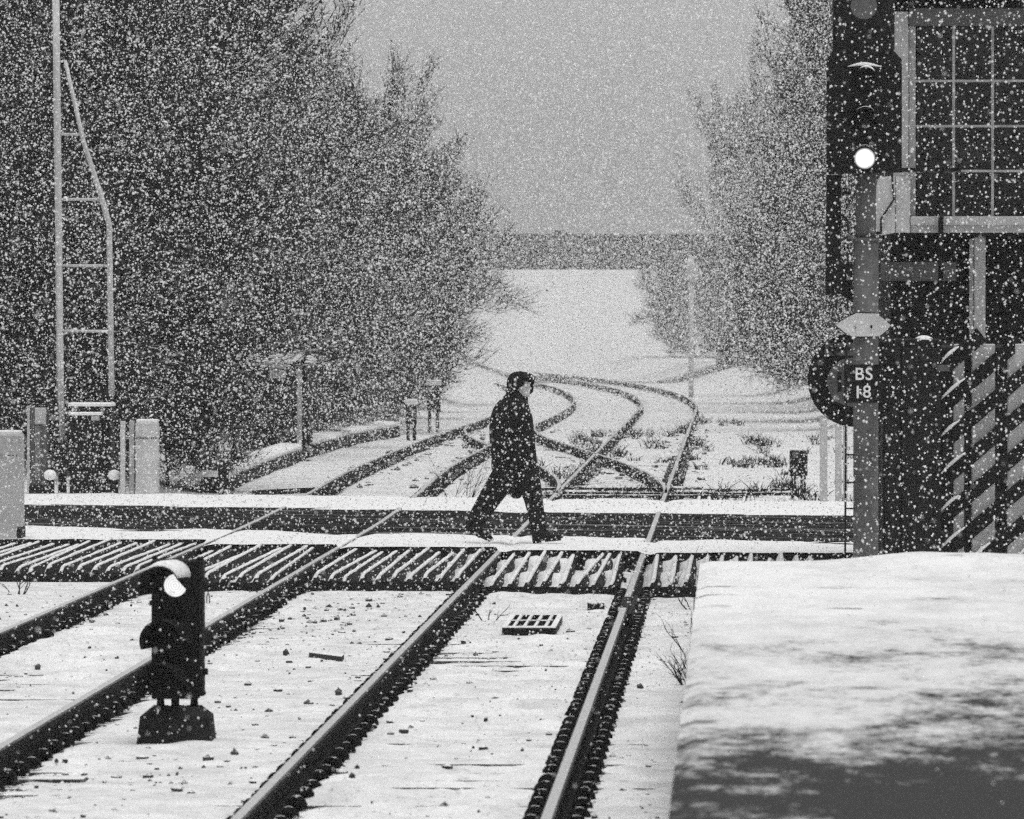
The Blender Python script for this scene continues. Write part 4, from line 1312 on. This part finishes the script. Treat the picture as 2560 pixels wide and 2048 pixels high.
# concrete cable trough along the left verge
t = thing('cable_trough', 'snow-topped cable trough running beside the left-hand track', 'cable trough', (-7.5, 97, -0.1))
path = [(PX(566, 96.5), 96.5), (-7.55, 104), (-7.62, 112), (-7.72, 122), (-7.6, 132), (-7.15, 143)]
pp = []
for (xa, ya), (xb, yb) in zip(path[:-1], path[1:]):
    for q in range(8):
        pp.append((xa + (xb - xa) * q / 8, ya + (yb - ya) * q / 8))
pp.append(path[-1])
for k in range(0, len(pp) - 1):
    xa, ya = pp[k]; xb, yb = pp[k + 1]
    hgt = random.uniform(0.02, 0.09)
    MB().add([(xa, ya, -0.2), (xa - 0.4, ya, -0.2), (xb - 0.4, yb - 0.03, -0.2), (xb, yb - 0.03, -0.2), (xa - 0.02, ya, hgt), (xa - 0.38, ya, hgt), (xb - 0.38, yb - 0.03, hgt), (xb - 0.02, yb - 0.03, hgt)],
             [(0, 1, 2, 3), (7, 6, 5, 4), (0, 4, 5, 1), (3, 2, 6, 7), (0, 3, 7, 4), (1, 5, 6, 2)]).build('trough_lid', 'snow_dark', t)
rings = []
for k, (x, y) in enumerate(pp):
    e = random.uniform(-0.02, 0.02)
    rings.append([(x + 0.03 + e, y, 0.07), (x - 0.02, y, 0.15 + e), (x - 0.35, y, 0.17 + e), (x - 0.6, y, 0.10), (x - 0.6, y, 0.0)])
MB().loft(rings, True).build('snow_cap', 'drift', t)
# loose planks lying in the snow
def plank(label, x0, x1, d, z, dy=0.25, mat='snow_dark', tilt=0.0):
    t = thing('plank', label, 'plank', ((x0 + x1) / 2, d, z))
    b = MB()
    b.add([(x0, d, z - 0.05), (x1, d + tilt, z - 0.05), (x1, d + tilt + dy, z - 0.05), (x0, d + dy, z - 0.05), (x0, d, z + 0.03), (x1, d + tilt, z + 0.03), (x1, d + tilt + dy, z + 0.03), (x0, d + dy, z + 0.03)],
          [(3, 2, 1, 0), (4, 5, 6, 7), (0, 1, 5, 4), (1, 2, 6, 5), (2, 3, 7, 6), (3, 0, 4, 7)])
    b.build('board', mat, t)
plank('long snow-covered plank lying left of the left-hand track beyond the road', PX(628, 94.5), PX(765, 94.5), 94.5, -0.09, 0.3, tilt=1.6)
plank('short flat board half buried in the snow between the two tracks', PX(775, 50.5), PX(868, 50.5), 50.3, -0.16, 0.35, 'stone', tilt=-0.6)

# ------------------------------------------------------------------ iron grid box between the right-hand rails
ad = 53.5
def ax(px): return PX(px, ad)
t = thing('track_magnet', 'black iron grid box lying between the rails of the right-hand track', 'track equipment', (ax(1330), ad, -0.15))
x0, x1 = ax(1255), ax(1388)
sh = 0.0
y0_, y1_ = ad, ad + 2.35
zt = PZ(1569, ad)
zb = -0.20
sk = PX(1286, y1_) - x0
def skq(x, y): return x
L4 = 0.03
MB().box(x0, x1, y0_, y0_ + 0.05, zt - 0.075, zt - 0.006).build('front_bar', 'black', t)
MB().box(x0, x1, y1_ - 0.05, y1_, zt - 0.075, zt - 0.006).build('rear_bar', 'black', t)
MB().box(x0, x0 + 0.035, y0_ + 0.051, y1_ - 0.051, zt - 0.075, zt - 0.006).build('side_bar', 'black', t)
MB().box(x1 - 0.035, x1, y0_ + 0.051, y1_ - 0.051, zt - 0.075, zt - 0.006).build('side_bar', 'black', t)
for k in range(1, 5):
    x = x0 + (x1 - x0) * k / 5
    MB().cbox(x - 0.016, x + 0.016, y0_ + 0.02, y1_ - 0.02, zt - 0.03, zt, 0.006).build('cross_bar', 'snow_dark', t)
MB().cbox(x0 + 0.04, x1 - 0.04, (y0_ + y1_) / 2 - 0.04, (y0_ + y1_) / 2 + 0.04, zt - 0.04, zt + 0.006, 0.006).build('cross_bar', 'snow_dark', t)
MB().cbox(x0 - 0.004, x1 + 0.004, y0_ - 0.004, y0_ + 0.07, zt - 0.005, zt + 0.008, 0.004).build('snow_line', 'drift', t)
for xx in (x0, x1 - 0.035):
    MB().cbox(xx - 0.004, xx + 0.039, y0_ + 0.08, y1_ - 0.06, zt - 0.005, zt + 0.006, 0.003).build('snow_line', 'drift', t)
for xx in (x0 + 0.04, x1 - 0.07):
    MB().box(xx, xx + 0.03, y0_ + 0.06, y0_ + 0.12, zb, zt - 0.02).box(xx, xx + 0.03, y1_ - 0.15, y1_ - 0.1, zb, zt - 0.02).build('foot', 'black', t)
MB().box(x0 + 0.04, x1 - 0.04, y0_ + 0.1, y1_ - 0.06, zb, zb + 0.035).build('base_plate', 'black', t)
# a short dark drum beside the rail
cd_ = 58.3
t = thing('cable_drum', 'small dark ribbed canister lying beside the right-hand rail', 'canister', (PX(1490, cd_), cd_, -0.15))
c = PX(1490, cd_)
MB().tube([(c - 0.075, cd_, -0.125), (c + 0.075, cd_, -0.125)], 0.035, 14).build('body', 'snow_dark', t)
for q in (-0.06, -0.02, 0.02, 0.06):
    MB().tube([(c + q - 0.005, cd_, -0.125), (c + q + 0.005, cd_, -0.125)], 0.039, 14).build('rib', 'snow_dark', t)

# ------------------------------------------------------------------ rail joint lubricator box on the right-hand rail
t = thing('rail_joint', 'dark bolted joint plate on the right-hand rail just before the footway', 'rail joint', (-0.9, 57, 0))
jx = t2c(57) + HG
MB().cbox(float(jx) + 0.02, float(jx) + 0.075, 55.0, 58.5, -0.125, -0.035, 0.008).build('plate', 'black', t)
MB().cbox(float(jx) - 0.036, float(jx) + 0.036, 55.2, 57.2, 0.001, 0.006, 0.003).build('bare_rail_head', 'dark', t)
for k in range(5):
    MB().ball((float(jx) + 0.08, 55.3 + k * 0.7, -0.08), 0.022, 8, 6).build('bolt', 'black', t)

# ------------------------------------------------------------------ ballast stones showing through the snow
b = MB()
ico = [(0, 0, 1), (0.89, 0, 0.45), (0.28, 0.85, 0.45), (-0.72, 0.53, 0.45), (-0.72, -0.53, 0.45), (0.28, -0.85, 0.45), (0.72, 0.53, -0.45), (-0.28, 0.85, -0.45), (-0.89, 0, -0.45), (-0.28, -0.85, -0.45), (0.72, -0.53, -0.45), (0, 0, -1)]
icf = [(0, 1, 2), (0, 2, 3), (0, 3, 4), (0, 4, 5), (0, 5, 1), (1, 6, 2), (2, 7, 3), (3, 8, 4), (4, 9, 5), (5, 10, 1), (6, 7, 2), (7, 8, 3), (8, 9, 4), (9, 10, 5), (10, 6, 1), (11, 7, 6), (11, 8, 7), (11, 9, 8), (11, 10, 9), (11, 6, 10)]
rs = random.Random(5)
def stone(x, y, r):
    z = gz(x, y) + r * rs.uniform(-0.5, 0.15)
    a = rs.uniform(0, 6.28)
    vs = []
    s = (rs.uniform(0.7, 1.2), rs.uniform(0.8, 1.4), rs.uniform(0.75, 1.2))
    for (p, q, w) in ico:
        j = rs.uniform(0.75, 1.2) * r
        vx, vy = p * s[0] * j, q * s[1] * j
        vs.append((x + vx * math.cos(a) - vy * math.sin(a), y + vx * math.sin(a) + vy * math.cos(a), z + w * s[2] * j))
    b.add(vs, icf)
cnt = 0
while cnt < 1500:
    y = 31 + 31 * rs.random() ** 1.15
    x = rs.uniform(-7.5, -0.3)
    dens = float(fbm(np.array([x * 0.8 + 40]), np.array([y * 0.35]), 3)[0])
    band = 0.25
    if -4.0 < x < -2.5: band = 0.75
    if rs.random() > band * (0.3 + max(0, dens - 0.42) * 5): continue
    if any(abs(x - c - s * HG) < 0.10 for c in (T1X, T2X) for s in (-1, 1)): continue
    stone(x, y, rs.choice((0.008, 0.008, 0.009, 0.010, 0.010, 0.012, 0.013, 0.016, 0.02, 0.026, 0.034)) * rs.uniform(0.8, 1.2))
    cnt += 1
for k in range(260):      # ballast kept bare along the rails
    c = rs.choice((T1X, T2X)); s = rs.choice((-1, 1))
    y = rs.uniform(31, 62)
    stone(c + s * HG + rs.choice((-1, 1)) * rs.uniform(0.13, 0.30), y, rs.uniform(0.012, 0.028))
for k in range(500):     # and beyond the road
    c = rs.choice((t1c, t2c, crossover_c)); s = rs.choice((-1, 1))
    y = rs.uniform(90, 150)
    stone(float(c(y)) + s * HG + rs.choice((-1, 1)) * rs.uniform(0.10, 0.45), y, rs.uniform(0.03, 0.07))
tag(b.build('ballast_stones', 'stone'), 'dark ballast stones showing through the snow between the rails', 'stones', kind='stuff')

# ------------------------------------------------------------------ weeds
def blades(bb, x, y, z, n, h, spread, r, lean=0.5, w=0.006):
    for k in range(n):
        a = r.uniform(0, 6.28); q = spread * math.sqrt(r.random())
        bx0, by0 = x + q * math.cos(a), y + q * math.sin(a)
        hh_ = h * r.uniform(0.45, 1.1)
        lx0, ly0 = r.gauss(0, lean) * hh_, r.gauss(0, lean) * hh_
        ww = w * r.uniform(0.7, 1.4)
        p0 = Vector((bx0, by0, z)); p1 = Vector((bx0 + lx0 * 0.4, by0 + ly0 * 0.4, z + hh_ * 0.6)); p2 = Vector((bx0 + lx0, by0 + ly0, z + hh_))
        bb.tube([p0, p1, p2], [ww, ww * 0.8, ww * 0.25], 3, False, False)
rw = random.Random(3)
b = MB()
spots = []
for k in range(45):
    y = rw.choice((rw.uniform(91, 108), rw.uniform(100, 135), rw.uniform(110, 140)))
    x = rw.uniform(-3.6, 2.2)
    spots.append((x, y))
for px, py in ((1700, 1080), (1660, 1090), (1580, 1090), (1500, 1090), (1730, 1110), (1720, 1070), (1745, 1055), (1490, 1130), (1460, 1100), (1900, 1110), (1920, 1150), (1880, 1160), (1940, 1160), (1890, 1100), (1680, 1150), (1660, 1240), (1640, 1235), (1420, 1190), (1440, 1235), (1560, 1230), (1840, 1060), (1800, 1240), (1850, 1235), (2000, 1240), (1950, 1215)):
    d = (CH + 0.13) * F / (py - VY)
    for q in range(4):
        spots.append((PX(px, d) + rw.gauss(0, 0.12), d + rw.gauss(0, 1.0)))
for x, y in spots:
    blades(b, x, y, gz(x, y) - 0.02, 18, rw.uniform(0.10, 0.26), 0.14, rw, 0.5, 0.008)
tag(b.build('dead_weeds', 'weed'), 'dark dead weeds poking through the snow beyond the road', 'weeds', kind='stuff')

# bare shrubs in the foreground and middle distance
def twiggy(bb, p, d, L, r, depth, rr):
    """a bare branching twig"""
    p = Vector(p); d = Vector(d).normalized()
    pts = [p]; rads = [r]
    n = 3
    for k in range(n):
        d = (d + Vector((rr.gauss(0, 0.16), rr.gauss(0, 0.16), rr.gauss(0.04, 0.10)))).normalized()
        p = p + d * (L / n)
        pts.append(p.copy()); rads.append(r * (1 - 0.75 * (k + 1) / n))
        if depth > 0 and rr.random() < 0.95:
            nd_ = (d + Vector((rr.gauss(0, 0.6), rr.gauss(0, 0.6), rr.gauss(0.15, 0.3)))).normalized()
            twiggy(bb, p, nd_, L * rr.uniform(0.4, 0.65), r * 0.55, depth - 1, rr)
    bb.tube(pts, rads, 4, False, False)
rt = random.Random(21)
for (px, py, d, h, n, lab) in ((1165, 1255, 88.6, 0.55, 7, 'bare twiggy shrub growing between the tracks beyond the road, behind the walker'), (1135, 1190, 92, 0.5, 4, 'thin bare shrub beyond the road left of the walker'), (1725, 1650, 46.5, 0.2, 9, 'dark leafless weed against the platform wall, lower of two'), (1735, 1470, 58.5, 0.35, 8, 'dark weed tangle at the foot of the platform end'), (1222, 1530, 56.5, 0.16, 3, 'small dead twig beside the left rail of the right-hand track'), (40, 1440, 61.5, 0.22, 5, 'dead straggling weed at the left edge before the guard'), (1725, 1560, 51, 0.22, 3, 'few thin weed stalks against the platform wall, upper of two')):
    x = PX(px, d)
    t = thing('bare_shrub', lab, 'shrub', (x, d, gz(x, d)))
    for k in range(n):
        bb = MB()
        a = rt.uniform(0, 6.28)
        twiggy(bb, (x + 0.05 * math.cos(a), d + 0.05 * math.sin(a), gz(x, d) - 0.02), (0.8 * math.cos(a), 0.4 * math.sin(a), 1.0), h * rt.uniform(0.7, 1.1), 0.007, 2, rt)
        bb.build('stem', 'weed', t)

# ------------------------------------------------------------------ bridge up the line
ZD = 255.0
t = thing('road_bridge', 'grey girder bridge over the tracks, half hidden by falling snow', 'bridge', (PX(1455, ZD), ZD, 0))
xa, xb = PX(1120, ZD), PX(1790, ZD)
MB().box(xa, xb, ZD, ZD + 7, PZ(668, ZD), PZ(590, ZD)).build('girder', 'bridge', t)
for k in range(14):
    x = xa + (xb - xa) * (k + 0.5) / 14
    MB().box(x - 0.05, x + 0.05, ZD - 0.12, ZD - 0.001, PZ(665, ZD), PZ(594, ZD)).build('stiffener', 'bridge', t)
MB().box(xa, xb, ZD - 0.16, ZD + 0.3, PZ(592, ZD), PZ(585, ZD)).build('top_flange', 'bridge', t)
MB().box(xa, xb, ZD - 0.16, ZD + 0.3, PZ(674, ZD), PZ(668, ZD) - 0.001).build('bottom_flange', 'bridge', t)
MB().cbox(PX(1400, ZD) - 0.25, PX(1400, ZD) + 0.25, ZD + 0.1, ZD + 0.5, PZ(585, ZD) + 0.001, PZ(576, ZD), 0.05).build('pilaster', 'bridge', t)
MB().box(xa - 7, xa, ZD - 0.2, ZD + 7.4, -0.5, PZ(585, ZD)).build('abutment', 'bridge', t)
MB().box(xb, xb + 8, ZD - 0.2, ZD + 7.4, -0.5, PZ(585, ZD)).build('abutment', 'bridge', t)

# ------------------------------------------------------------------ trees: tapered limbs and a crown of fine twigs
def rand_dir(r, d, spread):
    v = Vector((r.gauss(0, 1), r.gauss(0, 1), r.gauss(0, 1)))
    return (d + v * spread).normalized()
def make_tree(seed, h, crown_w, n_limb, n_twig, low=0.12, droop=0.0, fill=0.0, n_snow=9000):
    r = random.Random(seed)
    tr = MB(); cr = MB()
    limb_pts = []
    # trunk
    pts = [Vector((0, 0, -0.3))]
    rads = [0.02 * h]
    p = Vector((0, 0, 0)); d = Vector((r.gauss(0, 0.05), r.gauss(0, 0.05), 1)).normalized()
    nseg = 8
    for k in range(nseg):
        p = p + d * (0.60 * h / nseg)
        d = rand_dir(r, d, 0.07)
        pts.append(p.copy()); rads.append(0.02 * h * (1 - 0.8 * (k + 1) / nseg))
    tr.tube(pts, rads, 8)
    for k in range(n_limb):
        u = low + (1 - low) * (k + 0.5) / n_limb
        i = min(int(u * nseg), nseg - 1) + 1
        q = pts[i - 1].lerp(pts[i], r.random())
        a = k * 2.399 + r.uniform(-0.3, 0.3)
        up = 0.30 + 0.95 * u - droop
        d = Vector((math.cos(a), math.sin(a), up)).normalized()
        L = crown_w * 0.55 * (0.72 + 0.42 * math.sin(math.pi * (0.12 + 0.70 * u))) * r.uniform(0.8, 1.2)
        lp = [q.copy()]; lr = [0.0075 * h * (1.1 - 0.7 * u)]
        n = 6
        for s in range(n):
            d = (d + Vector((r.gauss(0, 0.12), r.gauss(0, 0.12), 0.06 + r.gauss(0, 0.08)))).normalized()
            q = q + d * (L / n)
            lp.append(q.copy()); lr.append(lr[0] * (1 - 0.85 * (s + 1) / n))
            limb_pts.append((q.copy(), d.copy(), (s + 1) / n))
            for z in range(2):      # second-order branches
                if s < 1: continue
                d2 = rand_dir(r, d, 0.55)
                d2.z += 0.25; d2.normalize()
                L2 = L * r.uniform(0.22, 0.42)
                bp_ = [q.copy()]; p2 = q.copy()
                for w in range(4):
                    d2 = (d2 + Vector((r.gauss(0, 0.13), r.gauss(0, 0.13), 0.05 + r.gauss(0, 0.08)))).normalized()
                    p2 = p2 + d2 * (L2 / 4)
                    bp_.append(p2.copy())
                    limb_pts.append((p2.copy(), d2.copy(), 0.6 + 0.4 * (w + 1) / 4))
                tr.tube(bp_, [0.016, 0.013, 0.010, 0.007, 0.004], 4, True, False)
        tr.tube(lp, lr, 6, True, False)
    # twigs
    vs, fs = [], []
    for k in range(n_twig):
        q, d, u = limb_pts[int(r.random() * len(limb_pts))]
        q = q + Vector((r.gauss(0, 0.10), r.gauss(0, 0.10), r.gauss(0, 0.10)))
        d2 = rand_dir(r, d, 0.42); d2.z += 0.32; d2.normalize()
        L = r.uniform(0.25, 0.95) * (1.15 - 0.3 * u)
        w0 = r.uniform(0.0065, 0.012)
        m = q + d2 * (L * 0.55)
        d3 = (d2 + Vector((r.gauss(0, 0.18), r.gauss(0, 0.18), 0.12))).normalized()
        e = m + d3 * (L * 0.45)
        s1 = d2.cross(Vector((0, 0, 1)))
        if s1.length < 0.05: s1 = Vector((1, 0, 0))
        s1.normalize(); s2 = s1.cross(d2).normalized()
        if s2.z < 0: s2 = -s2
        b0 = len(vs)
        for c_, w in ((q, w0), (m, w0 * 0.75)):
            vs += [tuple(c_ + s1 * w - s2 * w * 0.5), tuple(c_ - s1 * w - s2 * w * 0.5), tuple(c_ + s2 * w)]
        vs.append(tuple(e))
        fs += [(b0, b0 + 1, b0 + 4, b0 + 3), (b0 + 1, b0 + 2, b0 + 5, b0 + 4), (b0 + 2, b0, b0 + 3, b0 + 5), (b0 + 3, b0 + 4, b0 + 6), (b0 + 4, b0 + 5, b0 + 6), (b0 + 5, b0 + 3, b0 + 6)]
        # side spray
        if r.random() < 0.75:
            for z in range(2):
                d4 = rand_dir(r, d3, 0.5)
                e2 = m + d4 * L * r.uniform(0.3, 0.55)
                w = w0 * 0.6
                b1 = len(vs)
                vs += [tuple(m + s1 * w), tuple(m - s1 * w), tuple(m + s2 * w * 1.4), tuple(e2)]
                fs += [(b1, b1 + 1, b1 + 3), (b1 + 1, b1 + 2, b1 + 3), (b1 + 2, b1, b1 + 3)]
        # clinging leaf scraps deepen the mass of some trees
        if r.random() < fill:
            c_ = q + d2 * L * r.random()
            a1 = rand_dir(r, Vector((0, 0, 0.2)), 1.0) * r.uniform(0.03, 0.07); a2 = rand_dir(r, Vector((0, 0, 0)), 1.0) * r.uniform(0.03, 0.06)
            b1 = len(vs)
            vs += [tuple(c_), tuple(c_ + a1), tuple(c_ + a1 + a2), tuple(c_ + a2)]
            fs += [(b1, b1 + 1, b1 + 2, b1 + 3)]
    cr.add(vs, fs)
    sn = MB()
    vs, fs = [], []
    for k in range(n_snow):
        q, d, u = limb_pts[int(r.random() * len(limb_pts))]
        c_ = q + Vector((r.gauss(0, 0.22), r.gauss(0, 0.22), r.gauss(0.05, 0.22)))
        a = r.uniform(0, 3.14); w = r.uniform(0.014, 0.040); l = w * r.uniform(1.0, 1.7); hh_ = w * r.uniform(0.45, 0.8)
        ca, sa = math.cos(a), math.sin(a)
        b1 = len(vs)
        tl = r.gauss(0, 0.3) * l
        vs += [(c_.x + l * ca, c_.y + l * sa, c_.z + tl), (c_.x - w * sa, c_.y + w * ca, c_.z), (c_.x - l * ca, c_.y - l * sa, c_.z - tl), (c_.x + w * sa, c_.y - w * ca, c_.z), (c_.x, c_.y, c_.z + hh_), (c_.x, c_.y, c_.z - hh_ * 0.5)]
        fs += [(b1, b1 + 1, b1 + 4), (b1 + 1, b1 + 2, b1 + 4), (b1 + 2, b1 + 3, b1 + 4), (b1 + 3, b1, b1 + 4), (b1 + 1, b1, b1 + 5), (b1 + 2, b1 + 1, b1 + 5), (b1 + 3, b1 + 2, b1 + 5), (b1, b1 + 3, b1 + 5)]
    sn.add(vs, fs)
    return tr.mesh('trunk', 'bark'), cr.mesh('crown', 'twig'), sn.mesh('settled_snow', 'flake')
TREES = [make_tree(101, 9.5, 7.0, 26, 15000, 0.10, 0, 0.7), make_tree(102, 9.0, 7.5, 26, 15000, 0.08, 0.1, 0.7), make_tree(103, 10.5, 7.0, 28, 15000, 0.08, 0, 0.7)]
SHRUBS = [make_tree(201, 3.6, 4.2, 20, 9000, 0.02, 0.15, 0.9, 4500), make_tree(202, 3.0, 4.6, 20, 9000, 0.02, 0.2, 0.9, 4500)]
def tree(x, y, kind, h, rot, label, cat='tree', name='leafless_tree', group='trees along the left of the line', wide=1.0):
    lib = TREES if name == 'leafless_tree' else SHRUBS
    base = ((9.5, 9.0, 10.5) if name == 'leafless_tree' else (3.6, 3.0))[kind]
    s = h / base
    t = thing(name, label, cat, (x, y, gz(x, y)), group)
    t.scale = (s * wide, s * wide, s)
    t.rotation_euler = (0, 0, rot)
    inst('trunk', lib[kind][0], t, (0, 0, 0))
    inst('crown', lib[kind][1], t, (0, 0, 0))
    inst('settled_snow', lib[kind][2], t, (0, 0, 0))
    return t
LT = [(-11.2, 99, 0, 10.5, 'leafless tree at the far left behind the raised boom'), (-13.0, 107, 1, 9.0, 'tall leafless tree second from the left behind the snowy hut'),
      (-13.2, 112, 2, 11.5, 'tallest leafless tree at the left reaching out of the frame'), (-11.6, 119, 0, 9.6, 'leafless tree leaning over the hut roof'),
      (-12.8, 129, 1, 10.2, 'wide leafless tree behind the hut with branches against the sky'), (-10.9, 134, 2, 7.9, 'leafless tree right of the hut, crown below its neighbour'),
      (-16.2, 140, 0, 12.0, 'tall leafless tree deep in the left-hand wood'), (-10.2, 147, 1, 7.6, 'leafless tree overhanging the left track with sprays of twigs'),
      (-10.6, 160, 0, 7.8, 'leafless tree in the left row two before the bridge'), (-10.6, 176, 2, 7.6, 'leafless tree in the left row one before the bridge'),
      (-11.8, 195, 1, 7.0, 'pale leafless tree last in the left row by the bridge'), (-20.5, 165, 2, 12.5, 'tall leafless tree farthest back at the left'), (-14.8, 122, 1, 11.5, 'broad leafless tree filling the upper left of the wood')]
for k, (x, y, kd, h, lab) in enumerate(LT):
    tree(x, y, kd, h, k * 1.7, lab)
LS = [(-10.2, 94.2, 0, 3.2, 'bush behind the louvred housing at far left'), (-9.4, 96.5, 1, 3.2, 'bush behind the black relay cabinet'), (-10.2, 101, 0, 2.6, 'bush behind the pale housing right of the cabinet'), (-12.2, 104, 1, 3.0, 'bush left of the hut above the splintered stump'),
      (-12.8, 111, 0, 3.4, 'bush directly left of the hut wall'), (-12.4, 120.5, 1, 3.8, 'bush behind the hut at left'), (-9.9, 122.5, 0, 3.6, 'bush behind the hut right corner'), (-9.9, 129, 1, 3.4, 'bush beside the cable trough right of the hut'),
      (-9.8, 137, 0, 3.6, 'bush behind the short snow-capped post'), (-9.6, 146, 1, 3.4, 'bush left of the taller snow-capped cabinet'), (-9.6, 155, 0, 4.0, 'bush behind the taller snow-capped cabinet'), (-9.7, 166, 1, 3.8, 'greyish bush up the line past the capped cabinets'),
      (-9.9, 178, 0, 4.0, 'grey bush farther up the left side of the line'), (-10.4, 192, 1, 4.0, 'pale grey bush last on the left before the bridge')]
LS += [(-9.2, 107.5, 1, 0.9, 'knee-high scrub between the splintered stump and the hut'), (-8.9, 125, 0, 1.7, 'low scrub beside the trough just right of the hut post'), (-8.75, 131, 1, 1.8, 'low scrub midway along the trough right of the hut'), (-8.7, 138.5, 0, 2.0, 'low scrub right behind the short snow-capped post'),
      (-8.6, 150.5, 1, 2.2, 'low scrub right behind the taller snow-capped cabinet'), (-8.6, 160, 0, 2.3, 'low grey scrub past the taller snow-capped cabinet'), (-8.3, 97.2, 1, 1.5, 'low scrub between the pale housing and the stump')]
for k, (x, y, kd, h, lab) in enumerate(LS):
    tree(x, y, kd, h, k * 2.1, lab, 'bush', 'bare_bush', 'bushes along the left verge', 1.05)
RT = [(5.0, 150, 2, 12.5, 'dark leafless tree behind the signal head at right'), (4.0, 163, 0, 12.0, 'tall leafless tree just left of the signal head'), (6.2, 182, 1, 13.5, 'tall leafless tree deep behind the signal post'),
      (4.4, 188, 2, 11.5, 'grey leafless tree left of the signal, top out of the frame'), (3.6, 214, 1, 11.0, 'pale leafless tree right of the bridge'), (0.8, 270, 0, 12.0, 'faint leafless tree rising behind the bridge, nearly lost in snow')]
for k, (x, y, kd, h, lab) in enumerate(RT):
    tree(x, y, kd, h, 0.6 + k * 1.9, lab, group='trees along the right of the line', wide=(0.62, 0.56, 0.7, 0.62, 0.56, 0.5)[k])
RS = [(3.9, 150, 0, 3.8, 'bush right of the track just left of the black disc'), (3.5, 162, 1, 3.9, 'bush on the right bank below the tall tree'), (2.8, 178, 0, 4.2, 'grey bush on the right bank beside the pale marker post'), (3.2, 196, 1, 4.2, 'grey bush right of the track behind the marker post'),
      (2.6, 214, 0, 3.2, 'pale bush right of the track left of the marker post'), (-1.6, 292, 1, 3.0, 'very faint bush seen under the bridge at its right end'), (2.2, 288, 0, 4.0, 'very faint tall bush beyond the bridge at right'), (5.2, 140, 1, 2.2, 'low bush behind the three pale posts')]
for k, (x, y, kd, h, lab) in enumerate(RS):
    tree(x, y, kd, h, 0.3 + k * 2.3, lab, 'bush', 'bare_bush', 'bushes along the right verge', 0.95)

# ------------------------------------------------------------------ falling snow
def flakes(name, label, boxes, seed):
    g = np.random.default_rng(seed)
    pts, rad = [], []
    for (x0, x1, y0, y1, z0, z1, dens, r0, r1) in boxes:
        n = int((x1 - x0) * (y1 - y0) * (z1 - z0) * dens)
        pts.append(np.stack([g.uniform(x0, x1, n), g.uniform(y0, y1, n), g.uniform(z0, z1, n)], -1))
        rad.append(r0 + (r1 - r0) * g.random(n) ** 1.8)
    pts = np.concatenate(pts).astype(np.float32); rad = np.concatenate(rad).astype(np.float32)
    me = bpy.data.meshes.new(name)
    me.vertices.add(len(pts)); me.vertices.foreach_set('co', pts.ravel())
    at = me.attributes.new('flake_radius', 'FLOAT', 'POINT'); at.data.foreach_set('value', rad)
    me.update()
    me.materials.append(M['flake'])
    o = bpy.data.objects.new(name, me); C.objects.link(o)
    ng = bpy.data.node_groups.new(name, 'GeometryNodeTree')
    ng.interface.new_socket('Geometry', in_out='INPUT', socket_type='NodeSocketGeometry')
    ng.interface.new_socket('Geometry', in_out='OUTPUT', socket_type='NodeSocketGeometry')
    gi = ng.nodes.new('NodeGroupInput'); go = ng.nodes.new('NodeGroupOutput')
    mp = ng.nodes.new('GeometryNodeMeshToPoints')
    na = ng.nodes.new('GeometryNodeInputNamedAttribute'); na.data_type = 'FLOAT'; na.inputs[0].default_value = 'flake_radius'
    sm_ = ng.nodes.new('GeometryNodeSetMaterial'); sm_.inputs['Material'].default_value = M['flake']
    ng.links.new(gi.outputs[0], mp.inputs['Mesh'])
    ng.links.new(na.outputs['Attribute'], mp.inputs['Radius'])
    ng.links.new(mp.outputs[0], sm_.inputs['Geometry'])
    ng.links.new(sm_.outputs[0], go.inputs[0])
    md = o.modifiers.new('flakes', 'NODES'); md.node_group = ng
    tag(o, label, 'snowfall', kind='stuff')
    print('flakes', len(pts))
    return o
flakes('falling_snow', 'countless white snowflakes falling through the whole view', [
    (-3, 1.8, 17, 28, -0.1, 4.2, 7, 0.0024, 0.0045),
    (-4, 2.5, 28, 40, -0.1, 5.2, 18, 0.0028, 0.0060),
    (-10, 4.5, 40, 80, -0.1, 7.2, 26, 0.0032, 0.0085),
    (-15, 6.5, 80, 125, -0.1, 10.0, 20, 0.004, 0.010),
    (-22, 9.0, 125, 262, -0.1, 14.5, 9.0, 0.008, 0.0135),
], 99)

# ------------------------------------------------------------------ the snowy air itself
b = MB().box(-6100, 6100, -320, 6100, -1.8, 30)
hz_o = b.build('haze', 'snow')
hz_o.data.materials.clear()
hm = bpy.data.materials.new('snowy_air'); hm.use_nodes = True
nt = hm.node_tree; nt.nodes.clear()
out = N(nt, 'ShaderNodeOutputMaterial')
pv = N(nt, 'ShaderNodeVolumePrincipled')
pv.inputs['Color'].default_value = (0.95, 0.95, 0.95, 1)
pv.inputs['Density'].default_value = 0.0008
pv.inputs['Anisotropy'].default_value = 0.0
nt.links.new(pv.outputs[0], out.inputs['Volume'])
hz_o.data.materials.append(hm)
tag(hz_o, 'grey air thick with fine falling snow', 'haze', kind='stuff')
print('objects', len(bpy.data.objects), 'tris', sum(len(p.vertices) - 2 for o in bpy.data.objects if o.type == 'MESH' for p in o.data.polygons) if False else '')
